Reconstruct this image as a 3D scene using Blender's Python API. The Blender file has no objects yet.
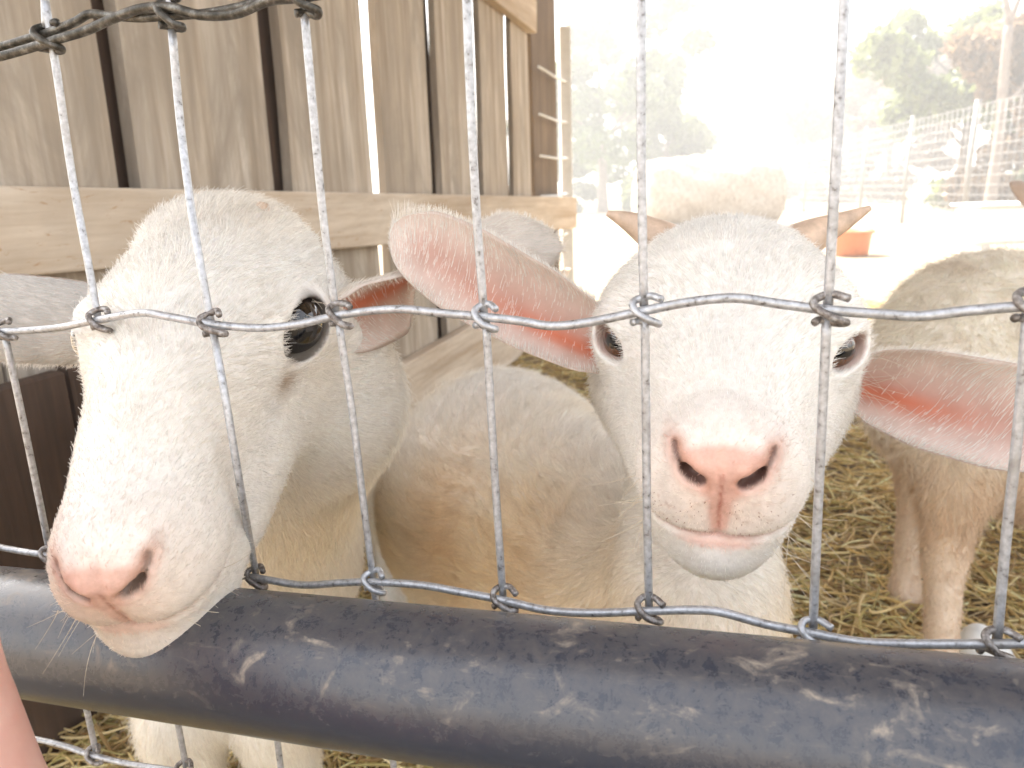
import bpy, math, random
import numpy as np
from mathutils import Matrix, Vector

random.seed(7); rng = np.random.default_rng(7)
SC = bpy.context.scene
COL = SC.collection
FPX = 740.0; H = 0.68

# ------------------------------------------------------------------ camera
_d = np.array([100.0, 2866.0, 740.0]); _d /= np.linalg.norm(_d)
_zc = np.array([0, 0, 1.0])
WZ = -_d
WY = _zc - _zc.dot(_d) * _d; WY /= np.linalg.norm(WY)
WX = np.cross(WY, WZ)
R = np.array([WX, WY, WZ])                    # camera axes (right, down, forward) -> world
def D(v):
    v = R @ np.array(v, float); return v / np.linalg.norm(v)
def P(px, py, z):                             # the point seen at a pixel, z metres along the view axis
    return R @ np.array([(px - 512) / FPX * z, (py - 384) / FPX * z, z]) + np.array([0, 0, H])
def ground(px, py, h=0.0):
    r = R @ np.array([(px - 512) / FPX, (py - 384) / FPX, 1.0])
    return r * ((h - H) / r[2]) + np.array([0, 0, H])
def on_plane(px, py, p0, n):
    r = R @ np.array([(px - 512) / FPX, (py - 384) / FPX, 1.0]); c = np.array([0, 0, H])
    return c + r * (np.dot(p0 - c, n) / np.dot(r, n))

cam_d = bpy.data.cameras.new('camera'); cam = bpy.data.objects.new('camera', cam_d); COL.objects.link(cam)
M3 = np.column_stack([R @ [1, 0, 0], R @ [0, -1, 0], R @ [0, 0, -1]])
mw = Matrix([[*M3[0], 0], [*M3[1], 0], [*M3[2], H], [0, 0, 0, 1]])
cam.matrix_world = mw
cam_d.sensor_width = 36; cam_d.lens = FPX / 1024 * 36
cam_d.clip_start = 0.01; cam_d.clip_end = 2000
cam_d.dof.use_dof = True; cam_d.dof.focus_distance = 0.33
cam_d.dof.aperture_fstop = cam_d.lens / 1000 / 0.0016
SC.camera = cam

# ------------------------------------------------------------------ light
SUN_EL, SUN_AZ = 52.0, -28.0                  # azimuth from +Y towards +X
w = bpy.data.worlds.new('World'); SC.world = w; w.use_nodes = True
nt = w.node_tree; nt.nodes.clear()
sky = nt.nodes.new('ShaderNodeTexSky'); sky.sky_type = 'NISHITA'; sky.sun_disc = False
sky.sun_elevation = math.radians(SUN_EL); sky.sun_rotation = math.radians(SUN_AZ)
sky.air_density = 1.0; sky.dust_density = 4.0; sky.ozone_density = 0.8
bg = nt.nodes.new('ShaderNodeBackground'); bg.inputs[1].default_value = 0.15
wo = nt.nodes.new('ShaderNodeOutputWorld')
hs = nt.nodes.new('ShaderNodeHueSaturation'); hs.inputs['Saturation'].default_value = 0.46
tn = nt.nodes.new('ShaderNodeMix'); tn.data_type = 'RGBA'; tn.blend_type = 'MULTIPLY'; tn.inputs[0].default_value = 1.0; tn.inputs[7].default_value = (1.0, 0.975, 0.93, 1)
nt.links.new(sky.outputs[0], hs.inputs['Color']); nt.links.new(hs.outputs[0], tn.inputs[6]); nt.links.new(tn.outputs[2], bg.inputs[0]); nt.links.new(bg.outputs[0], wo.inputs[0])
sd = bpy.data.lights.new('sun', 'SUN'); sd.energy = 4.0; sd.angle = math.radians(0.5); sd.color = (1, 0.955, 0.90)
so = bpy.data.objects.new('sun', sd); COL.objects.link(so)
_e, _a = math.radians(SUN_EL), math.radians(SUN_AZ)
sdir = Vector((math.sin(_a) * math.cos(_e), math.cos(_a) * math.cos(_e), math.sin(_e)))
so.rotation_euler = sdir.to_track_quat('Z', 'Y').to_euler()
SC.view_settings.view_transform = 'Standard'; SC.view_settings.look = 'None'
SC.view_settings.gamma = 1.0; SC.view_settings.exposure = 2.44
SC.cycles.max_bounces = 8; SC.cycles.diffuse_bounces = 5; SC.cycles.transmission_bounces = 4
SC.cycles.use_denoising = True

# ------------------------------------------------------------------ materials
def mat(name):
    m = bpy.data.materials.new(name); m.use_nodes = True
    n = m.node_tree; b = n.nodes['Principled BSDF']
    return m, n, b
def node(n, t, **kw):
    x = n.nodes.new(t)
    for k, v in kw.items():
        if k.startswith('i_'):
            x.inputs[k[2:].replace('_', ' ')].default_value = v
        else: setattr(x, k, v)
    return x
def ramp(n, stops, fac):
    r = n.nodes.new('ShaderNodeValToRGB'); cr = r.color_ramp
    while len(cr.elements) < len(stops): cr.elements.new(0.5)
    for e, (p, c) in zip(cr.elements, stops):
        e.position = p; e.color = (*c, 1) if len(c) == 3 else c
    n.links.new(fac, r.inputs[0]); return r.outputs[0]
def coords(n, scale=(1, 1, 1), rand=False):
    tc = n.nodes.new('ShaderNodeTexCoord'); mp = n.nodes.new('ShaderNodeMapping')
    mp.inputs['Scale'].default_value = scale
    n.links.new(tc.outputs['Object'], mp.inputs[0])
    if rand:
        oi = n.nodes.new('ShaderNodeObjectInfo'); mu = n.nodes.new('ShaderNodeMath'); mu.operation = 'MULTIPLY'
        mu.inputs[1].default_value = 37.0
        n.links.new(oi.outputs['Random'], mu.inputs[0]); n.links.new(mu.outputs[0], mp.inputs['Location'])
    return mp.outputs[0]
def noise(n, vec, scale, detail=6, rough=0.6, dist=0.0):
    t = n.nodes.new('ShaderNodeTexNoise'); t.inputs['Scale'].default_value = scale
    t.inputs['Detail'].default_value = detail; t.inputs['Roughness'].default_value = rough
    t.inputs['Distortion'].default_value = dist
    n.links.new(vec, t.inputs['Vector']); return t.outputs['Fac']
def mixc(n, fac, a, b, mode='MIX'):
    m = n.nodes.new('ShaderNodeMix'); m.data_type = 'RGBA'; m.blend_type = mode
    for s, v in ((0, fac), (6, a), (7, b)):
        if isinstance(v, (int, float)): m.inputs[s].default_value = v
        elif isinstance(v, tuple): m.inputs[s].default_value = (*v, 1)
        else: n.links.new(v, m.inputs[s])
    return m.outputs[2]
def bump(n, b, h, strength=0.4, dist=0.002):
    u = n.nodes.new('ShaderNodeBump'); u.inputs['Strength'].default_value = strength
    u.inputs['Distance'].default_value = dist
    n.links.new(h, u.inputs['Height']); n.links.new(u.outputs[0], b.inputs['Normal'])

def plain(name, c, rough=0.6, metal=0.0, var=0.25, scale=30):
    m, n, b = mat(name)
    f = noise(n, coords(n), scale)
    b.inputs['Roughness'].default_value = rough; b.inputs['Metallic'].default_value = metal
    n.links.new(ramp(n, [(0.3, tuple(x * (1 - var) for x in c)), (0.7, tuple(min(1, x * (1 + var)) for x in c))], f), b.inputs['Base Color'])
    return m

def wood(name, light, mid, dark, grain_axis='z', knots=True, amt=1.0, marks=False):
    m, n, b = mat(name)
    sc = {'z': (14, 14, 0.9), 'x': (0.9, 14, 14)}[grain_axis]
    v = coords(n, sc, True)
    g1 = noise(n, v, 0.9, 7, 0.6, 0.9); g2 = noise(n, v, 5, 6, 0.6, 0.3)
    v2 = coords(n, (3, 3, 1.2) if grain_axis == 'z' else (1.2, 3, 3), True)
    s = noise(n, v2, 2.0, 6, 0.7, 0.8)
    c1 = ramp(n, [(0.28, dark), (0.5, mid), (0.72, light)], g1)
    c2 = mixc(n, ramp(n, [(0.35, (0.5,) * 3), (0.6, (0, 0, 0))], g2), c1, dark)
    c3 = mixc(n, ramp(n, [(0.42, (0, 0, 0)), (0.68, (0.7 * amt,) * 3)], s), c2, tuple(x * 0.62 for x in mid))
    if marks:                                  # gnawed orange scratches
        mk = noise(n, coords(n, (16, 40, 60)), 1.6, 5, 0.75, 1.5)
        c3 = mixc(n, ramp(n, [(0.60, (0, 0, 0)), (0.66, (0.75,) * 3)], mk), c3, (0.36, 0.20, 0.09))
    n.links.new(c3, b.inputs['Base Color']); b.inputs['Roughness'].default_value = 0.85
    bump(n, b, g2, 0.5, 0.003)
    return m
M_PLANK = wood('weathered_plank', (0.66, 0.60, 0.52), (0.48, 0.405, 0.32), (0.20, 0.15, 0.10), amt=1.5)
M_RAIL = wood('sawn_rail', (0.72, 0.63, 0.52), (0.60, 0.50, 0.39), (0.38, 0.27, 0.17), 'x', amt=0.6, marks=True)
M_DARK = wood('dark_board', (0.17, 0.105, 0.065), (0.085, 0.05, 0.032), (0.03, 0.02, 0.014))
M_POST = wood('brown_post', (0.30, 0.22, 0.15), (0.20, 0.14, 0.09), (0.10, 0.07, 0.04))
M_WHITE = plain('white_paint', (0.75, 0.75, 0.73), 0.5, 0, 0.08)

m, n, b = mat('galvanised_wire'); M_WIRE = m
v = coords(n); f = noise(n, v, 420, 4, 0.6); f2 = noise(n, v, 45, 4, 0.6)
c = ramp(n, [(0.30, (0.16, 0.15, 0.14)), (0.40, (0.38, 0.38, 0.39)), (0.7, (0.58, 0.59, 0.61))], f)
c = mixc(n, ramp(n, [(0.56, (0, 0, 0)), (0.72, (0.6,) * 3)], f2), c, (0.28, 0.26, 0.24))
n.links.new(c, b.inputs['Base Color']); b.inputs['Metallic'].default_value = 0.55; b.inputs['Roughness'].default_value = 0.42
bump(n, b, f, 0.15, 0.0003)
m, n, b = mat('rusty_knot_wire'); M_KNOT = m
v = coords(n); f = noise(n, v, 300, 5, 0.7)
n.links.new(ramp(n, [(0.35, (0.06, 0.05, 0.04)), (0.5, (0.24, 0.21, 0.19)), (0.68, (0.50, 0.49, 0.48))], f), b.inputs['Base Color'])
b.inputs['Metallic'].default_value = 0.5; b.inputs['Roughness'].default_value = 0.5; bump(n, b, f, 0.5, 0.0006)

m, n, b = mat('shaded_wire'); M_SHADED = m  # shade on the top cable and its knots put into the colour
v = coords(n); f = noise(n, v, 200, 5, 0.7)
n.links.new(ramp(n, [(0.35, (0.03, 0.027, 0.02)), (0.52, (0.10, 0.09, 0.075)), (0.72, (0.30, 0.29, 0.26))], f), b.inputs['Base Color'])
b.inputs['Metallic'].default_value = 0.6; b.inputs['Roughness'].default_value = 0.45; bump(n, b, f, 0.3, 0.0004)
# black plastic pipe: local X runs along the pipe, dust and scuffs sit on its upper half
m, n, b = mat('black_plastic_pipe'); M_PIPE = m
v = coords(n); tc = n.nodes.new('ShaderNodeTexCoord')
sx = n.nodes.new('ShaderNodeSeparateXYZ'); n.links.new(tc.outputs['Object'], sx.inputs[0])
vs = coords(n, (45, 62, 62)); vl = coords(n, (22, 90, 90))
spots = noise(n, vs, 1.15, 5, 0.62, 0.9); fine = noise(n, v, 160, 8, 0.75, 0.3); scr = noise(n, vl, 4, 4, 0.7, 1.2)
def mth(n, op, a, b_, clamp=False):
    x = n.nodes.new('ShaderNodeMath'); x.operation = op; x.use_clamp = clamp
    for s, q in ((0, a), (1, b_)):
        if isinstance(q, (int, float)): x.inputs[s].default_value = q
        else: n.links.new(q, x.inputs[s])
    return x.outputs[0]
up = n.nodes.new('ShaderNodeMapRange'); up.inputs[1].default_value = -0.004; up.inputs[2].default_value = 0.016
n.links.new(sx.outputs['Z'], up.inputs[0])
sp = ramp(n, [(0.57, (0, 0, 0)), (0.72, (0.95,) * 3)], spots)
fn = ramp(n, [(0.32, (0.0,) * 3), (0.66, (1, 1, 1))], fine)
sc_ = ramp(n, [(0.60, (0, 0, 0)), (0.66, (1, 1, 1))], scr)
dirt = mth(n, 'MULTIPLY', mth(n, 'MULTIPLY', sp, fn), up.outputs[0])
film = mth(n, 'MULTIPLY', mth(n, 'MULTIPLY', fn, up.outputs[0]), 0.17)
scm = mth(n, 'MULTIPLY', mth(n, 'MULTIPLY', sc_, fn), mth(n, 'ADD', mth(n, 'MULTIPLY', up.outputs[0], 0.15), 0.02))
tot = mth(n, 'ADD', mth(n, 'ADD', dirt, film), scm, True)
n.links.new(mixc(n, tot, (0.023, 0.030, 0.047), (0.42, 0.35, 0.27)), b.inputs['Base Color'])  # base tinted blue to carry the sky's reflection
n.links.new(mth(n, 'ADD', mth(n, 'MULTIPLY', tot, 0.5), mth(n, 'ADD', mth(n, 'MULTIPLY', fine, 0.10), 0.20)), b.inputs['Roughness'])
b.inputs['Specular IOR Level'].default_value = 0.65
bump(n, b, fine, 0.25, 0.0006)

def attr_mat(name, rough=0.6, trans=0.0, sss=0.0, spec=0.3, nscale=0, tcol=None):
    m, n, b = mat(name)
    a = n.nodes.new('ShaderNodeAttribute'); a.attribute_name = 'Col'
    c = a.outputs['Color']
    if nscale:
        c = mixc(n, 1.0, c, ramp(n, [(0.3, (0.82, 0.80, 0.78)), (0.7, (1, 1, 1))], noise(n, coords(n), nscale)), 'MULTIPLY')
    n.links.new(c, b.inputs['Base Color'])
    b.inputs['Roughness'].default_value = rough; b.inputs['Specular IOR Level'].default_value = spec
    if sss:
        b.inputs['Subsurface Weight'].default_value = sss; b.inputs['Subsurface Scale'].default_value = 0.006
        b.inputs['Subsurface Radius'].default_value = (1.0, 0.35, 0.2)
    if trans:
        t = n.nodes.new('ShaderNodeBsdfTranslucent'); mx = n.nodes.new('ShaderNodeMixShader')
        if tcol: n.links.new(mixc(n, 0.75, c, tcol), t.inputs[0])
        else: n.links.new(c, t.inputs[0])
        mx.inputs[0].default_value = trans
        n.links.new(b.outputs[0], mx.inputs[1]); n.links.new(t.outputs[0], mx.inputs[2])
        n.links.new(mx.outputs[0], n.nodes['Material Output'].inputs[0])
    return m
M_SKIN = attr_mat('goat_hide', 0.45, 0, 0.12, 0.4, 260)
n = M_SKIN.node_tree; bump(n, n.nodes['Principled BSDF'], noise(n, coords(n), 900, 4), 0.35, 0.0006)
M_EAR = attr_mat('goat_ear_skin', 0.55, 0.22, 0, 0.3, 90, (0.85, 0.40, 0.25))
M_FUR = attr_mat('goat_fur', 0.55, 0.30, 0, 0.25)
M_STRAW = attr_mat('straw', 0.6, 0.15, 0, 0.3)

# ------------------------------------------------------------------ object helpers
def link(o, parent=None):
    COL.objects.link(o)
    if parent is not None:
        o.parent = parent
    return o
def mesh_obj(name, V, Fq, m, parent=None, smooth=True, origin=None, mi=None, cols=None, extra=None):
    V = np.asarray(V, float)
    if origin is not None: V = V - np.asarray(origin)
    me = bpy.data.meshes.new(name)
    me.from_pydata(V.tolist(), [], Fq.tolist() if hasattr(Fq, 'tolist') else Fq)
    for x in (m if isinstance(m, (list, tuple)) else [m]): me.materials.append(x)
    if smooth: me.polygons.foreach_set('use_smooth', np.ones(len(me.polygons), bool))
    if mi is not None: me.polygons.foreach_set('material_index', np.asarray(mi, np.int32))
    if cols is not None:
        a = me.color_attributes.new('Col', 'FLOAT_COLOR', 'POINT')
        c4 = np.ones((len(V), 4), np.float32); c4[:, :3] = cols; a.data.foreach_set('color', c4.ravel())
    me.update()
    o = bpy.data.objects.new(name, me)
    if origin is not None: o.location = origin
    return link(o, parent)
def thing(name, label, cat, loc=(0, 0, 0), group=None):
    o = bpy.data.objects.new(name, None); COL.objects.link(o); o.location = loc; o.empty_display_size = 0.05
    return tag(o, label, cat, group)
def tag(o, label, cat, group=None):
    o['label'] = label; o['category'] = cat
    if group: o['group'] = group
    return o
def kid(o, parent):                           # parent keeping the child where it stands
    bpy.context.view_layer.update()
    o.parent = parent; o.location = Vector(o.location) - Vector(parent.location)
    return o
def struct(o, kind='structure'): o['kind'] = kind; return o

def smooth_path(pts, sub=5):
    pts = np.asarray(pts, float)
    p = np.vstack([2 * pts[0] - pts[1], pts, 2 * pts[-1] - pts[-2]])
    out = []
    for i in range(1, len(p) - 2):
        for t in np.linspace(0, 1, sub, endpoint=False):
            a, b_, c, d = p[i - 1], p[i], p[i + 1], p[i + 2]
            out.append(0.5 * ((2 * b_) + (-a + c) * t + (2 * a - 5 * b_ + 4 * c - d) * t * t + (-a + 3 * b_ - 3 * c + d) * t ** 3))
    out.append(pts[-1]); return np.array(out)
def tube(path, r, seg=10, caps=True):
    path = np.asarray(path, float); N = len(path)
    r = np.full(N, r) if np.isscalar(r) else np.asarray(r, float)
    T = np.gradient(path, axis=0); T /= np.linalg.norm(T, axis=1)[:, None]
    ref = np.array([0, 0, 1.0]) if abs(T[0][2]) < 0.9 else np.array([1.0, 0, 0])
    Nn = np.cross(T[0], ref); Nn /= np.linalg.norm(Nn)
    V = []
    for i in range(N):
        Nn = Nn - T[i] * Nn.dot(T[i]); Nn /= np.linalg.norm(Nn); B = np.cross(T[i], Nn)
        for k in range(seg):
            a = 2 * math.pi * k / seg
            V.append(path[i] + r[i] * (math.cos(a) * Nn + math.sin(a) * B))
    Fq = []
    for i in range(N - 1):
        for k in range(seg):
            k2 = (k + 1) % seg
            Fq.append([i * seg + k, i * seg + k2, (i + 1) * seg + k2, (i + 1) * seg + k])
    if caps:
        Fq.append(list(range(seg))[::-1]); Fq.append([(N - 1) * seg + k for k in range(seg)])
    return V, Fq
def merge(parts):
    V, Fq = [], []
    for v_, f_ in parts:
        o_ = len(V); V += list(v_); Fq += [[i + o_ for i in q] for q in f_]
    return V, Fq
def box(lo, hi, bev=0.0):
    x0, y0, z0 = lo; x1, y1, z1 = hi; V = []; 
    b_ = bev
    for z, s in ((z0, b_), (z0 + b_, 0), (z1 - b_, 0), (z1, b_)):
        for (x, y) in ((x0 + s + b_, y0 + s), (x1 - s - b_, y0 + s), (x1 - s, y0 + s + b_), (x1 - s, y1 - s - b_), (x1 - s - b_, y1 - s), (x0 + s + b_, y1 - s), (x0 + s, y1 - s - b_), (x0 + s, y0 + s + b_)):
            V.append((x, y, z))
    Fq = [list(range(8))[::-1], [24 + k for k in range(8)]]
    for i in range(3):
        for k in range(8): Fq.append([i * 8 + k, i * 8 + (k + 1) % 8, (i + 1) * 8 + (k + 1) % 8, (i + 1) * 8 + k])
    return V, Fq

# ------------------------------------------------------------------ strands (fur, straw, whiskers)
def strands(name, pts, rad, cols, m, parent=None):
    """pts (n,k,3), rad (n,k), cols (n,3)"""
    n_, k = pts.shape[:2]
    cu = bpy.data.hair_curves.new(name); cu.add_curves([k] * n_)
    pos = cu.attributes.get('position') or cu.attributes.new('position', 'FLOAT_VECTOR', 'POINT')
    pos.data.foreach_set('vector', pts.reshape(-1).astype(np.float32))
    ra = cu.attributes.get('radius') or cu.attributes.new('radius', 'FLOAT', 'POINT')
    ra.data.foreach_set('value', rad.reshape(-1).astype(np.float32))
    ca = cu.attributes.new('Col', 'FLOAT_COLOR', 'CURVE')
    c4 = np.ones((n_, 4), np.float32); c4[:, :3] = cols; ca.data.foreach_set('color', c4.ravel())
    cu.materials.append(m)
    o = bpy.data.objects.new(name, cu)
    return link(o, parent)
_ph = rng.uniform(0, 6.28, (24, 1)); _kv = rng.normal(size=(24, 3))
def wob(p, freq, seed=0):                     # smooth pseudo noise in -1..1, (n,3)
    out = []
    for c in range(3):
        s = 0
        for j in range(4):
            kk = (_kv[(seed + c * 5 + j * 7) % 24] * freq * (1 + j * 0.6)); s = s + np.sin(p @ kk + _ph[(seed + c + j * 3) % 24, 0]) / (1 + j * 0.5)
        out.append(s / 2.2)
    return np.stack(out, -1)

def vnormals(V, Q):
    a = V[Q[:, 2]] - V[Q[:, 0]]; b_ = V[Q[:, 3]] - V[Q[:, 1]]; fn_ = np.cross(a, b_)
    N = np.zeros_like(V)
    for k in range(4):
        for c in range(3): N[:, c] += np.bincount(Q[:, k], fn_[:, c], len(V))
    return N / (np.linalg.norm(N, axis=1)[:, None] + 1e-12), np.linalg.norm(fn_, axis=1) * 0.5

def fur(name, V, Q, col, flow, length, dens, count, rad, parent, lift=0.35, freq=60, messy=0.18, k=4, colvar=0.08):
    """dens per vertex weight; length in m; flow unit-ish vectors per vertex"""
    N, A = vnormals(V, Q)
    wgt = A * dens[Q].mean(1); wgt = wgt / wgt.sum()
    fi = rng.choice(len(Q), count, p=wgt); q = Q[fi]
    a, b_ = rng.random((count, 1)), rng.random((count, 1))
    def ip(X):
        X0, X1, X2, X3 = X[q[:, 0]], X[q[:, 1]], X[q[:, 2]], X[q[:, 3]]
        if X.ndim == 1: aa, bb = a[:, 0], b_[:, 0]
        else: aa, bb = a, b_
        return (X0 * (1 - aa) + X1 * aa) * (1 - bb) + (X3 * (1 - aa) + X2 * aa) * bb
    p = ip(V); nn = ip(N); nn /= np.linalg.norm(nn, axis=1)[:, None]
    fl = ip(flow) + wob(p, freq) * 0.38 + wob(p, freq * 3.5, 3) * 0.14
    t = fl - nn * (fl * nn).sum(1)[:, None]; t /= np.linalg.norm(t, axis=1)[:, None] + 1e-9
    L = ip(length)[:, None] * rng.uniform(0.6, 1.25, (count, 1))
    jit = rng.normal(size=(count, 3)) * messy
    lf = lift * rng.uniform(0.5, 1.5, (count, 1))
    pts = []
    for s in np.linspace(0, 1, k):
        pts.append(p - nn * 0.0004 + L * s * (t * (1 - lf * 0.4) + nn * lf * (1.25 - 0.75 * s) + jit * s))
    pts = np.stack(pts, 1)
    rr = rad * np.linspace(1, 0.25, k)[None, :] * rng.uniform(0.7, 1.3, (count, 1))
    c = ip(col) * (1 + rng.normal(size=(count, 1)) * colvar) * (1 + 0.07 * wob(p, 160, 5)[:, :1]); c = np.clip(c, 0.005, 0.92)
    return strands(name, pts, rr, c, M_FUR, parent)

# ------------------------------------------------------------------ implicit surfaces
def f32(x): return np.asarray(x, np.float32)
def ell(p, c, r):
    r = f32(r); q = (p - f32(c)) / r
    k0 = np.sqrt((q * q).sum(1)); k1 = np.sqrt(((q / r) ** 2).sum(1)) + 1e-6
    return k0 * (k0 - 1) / k1
def rc(p, a, b_, ra, rb):
    a, b_ = f32(a), f32(b_); ab = b_ - a; t = np.clip(((p - a) @ ab) / (ab @ ab), 0, 1)
    q = p - a - t[:, None] * ab
    return np.sqrt((q * q).sum(1)) - (ra + (rb - ra) * t)
def smin(a, b_, k):
    h = np.maximum(k - np.abs(a - b_), 0) / k; return np.minimum(a, b_) - h * h * k * 0.25
def smax(a, b_, k): return -smin(-a, -b_, k)

def nets(f, xs, ys, zs, B=12):
    """surface nets of f(p)<0 on a rectilinear grid, evaluated only in blocks near the surface"""
    nx, ny, nz = len(xs), len(ys), len(zs)
    Fv = np.ones((nx, ny, nz), np.float32)
    blocks, cen, rad = [], [], []
    for i in range(0, nx, B):
        for j in range(0, ny, B):
            for k in range(0, nz, B):
                i1, j1, k1 = min(i + B, nx), min(j + B, ny), min(k + B, nz)
                lo = np.array([xs[i], ys[j], zs[k]]); hi = np.array([xs[i1 - 1], ys[j1 - 1], zs[k1 - 1]])
                blocks.append((i, i1, j, j1, k, k1)); cen.append((lo + hi) / 2); rad.append(np.linalg.norm(hi - lo) / 2)
    dc = f(f32(cen)); rad = np.array(rad)
    for bl, d, r_ in zip(blocks, dc, rad):
        i, i1, j, j1, k, k1 = bl
        if abs(d) > r_ * 1.5 + 0.012:
            Fv[i:i1, j:j1, k:k1] = d; continue
        g = np.stack(np.meshgrid(xs[i:i1], ys[j:j1], zs[k:k1], indexing='ij'), -1).reshape(-1, 3)
        Fv[i:i1, j:j1, k:k1] = f(f32(g)).reshape(i1 - i, j1 - j, k1 - k)
    S = Fv < 0
    c = [S[a:nx - 1 + a, b_:ny - 1 + b_, d:nz - 1 + d] for a in (0, 1) for b_ in (0, 1) for d in (0, 1)]
    anyv = np.logical_or.reduce(c); allv = np.logical_and.reduce(c)
    act = np.argwhere(anyv & ~allv); idx = -np.ones((nx - 1, ny - 1, nz - 1), np.int64)
    idx[act[:, 0], act[:, 1], act[:, 2]] = np.arange(len(act))
    acc = np.zeros((len(act), 3)); cnt = np.zeros(len(act))
    X = [xs, ys, zs]
    for ax in range(3):
        o1, o2 = [a for a in range(3) if a != ax]
        for u in (0, 1):
            for v_ in (0, 1):
                A = act.copy(); A[:, o1] += u; A[:, o2] += v_
                Bb = A.copy(); Bb[:, ax] += 1
                fa = Fv[A[:, 0], A[:, 1], A[:, 2]]; fb = Fv[Bb[:, 0], Bb[:, 1], Bb[:, 2]]
                cr = (fa < 0) != (fb < 0); t = np.where(cr, fa / np.where(cr, fa - fb, 1), 0)
                pa = np.stack([X[i][A[:, i]] for i in range(3)], -1); pb = np.stack([X[i][Bb[:, i]] for i in range(3)], -1)
                acc += np.where(cr[:, None], pa + (pb - pa) * t[:, None], 0); cnt += cr
    V = acc / np.maximum(cnt, 1)[:, None]
    Qs = []
    for ax in range(3):
        o1, o2 = [(1, 2), (2, 0), (0, 1)][ax]
        sl0 = [slice(None)] * 3; sl1 = [slice(None)] * 3; sl0[ax] = slice(0, -1); sl1[ax] = slice(1, None)
        a, b_ = S[tuple(sl0)], S[tuple(sl1)]
        E = np.argwhere(a != b_); E = E[(E[:, o1] > 0) & (E[:, o2] > 0) & (E[:, o1] < len(X[o1]) - 1) & (E[:, o2] < len(X[o2]) - 1)]
        ins = S[E[:, 0], E[:, 1], E[:, 2]]
        def cell(du, dv):
            C_ = E.copy(); C_[:, o1] += du; C_[:, o2] += dv; return idx[C_[:, 0], C_[:, 1], C_[:, 2]]
        q = np.stack([cell(-1, -1), cell(0, -1), cell(0, 0), cell(-1, 0)], -1)
        q = np.where(ins[:, None], q, q[:, ::-1]); Qs.append(q)
    Q = np.vstack(Qs); Q = Q[(Q >= 0).all(1)]
    for _ in range(2):                        # light smoothing
        s = np.zeros_like(V); n_ = np.zeros(len(V))
        for a, b_ in ((0, 1), (1, 2), (2, 3), (3, 0)):
            for (x, y) in ((a, b_), (b_, a)):
                for c_ in range(3): s[:, c_] += np.bincount(Q[:, x], V[Q[:, y], c_], len(V))
                n_ += np.bincount(Q[:, x], minlength=len(V))
        V = V * 0.6 + 0.4 * s / np.maximum(n_, 1)[:, None]
    return V, Q
def axis_pts(lo, hi, flo, fhi, h, g=0.07, hmax=0.012):
    """fine spacing h inside flo..fhi, coarser outside"""
    out = [flo]
    while out[-1] < fhi: out.append(out[-1] + h)
    x, s = out[-1], h
    while x < hi: s = min(s * (1 + g), hmax); x += s; out.append(x)
    x, s = out[0], h; pre = []
    while x > lo: s = min(s * (1 + g), hmax); x -= s; pre.append(x)
    return np.array(pre[::-1] + out)

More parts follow.
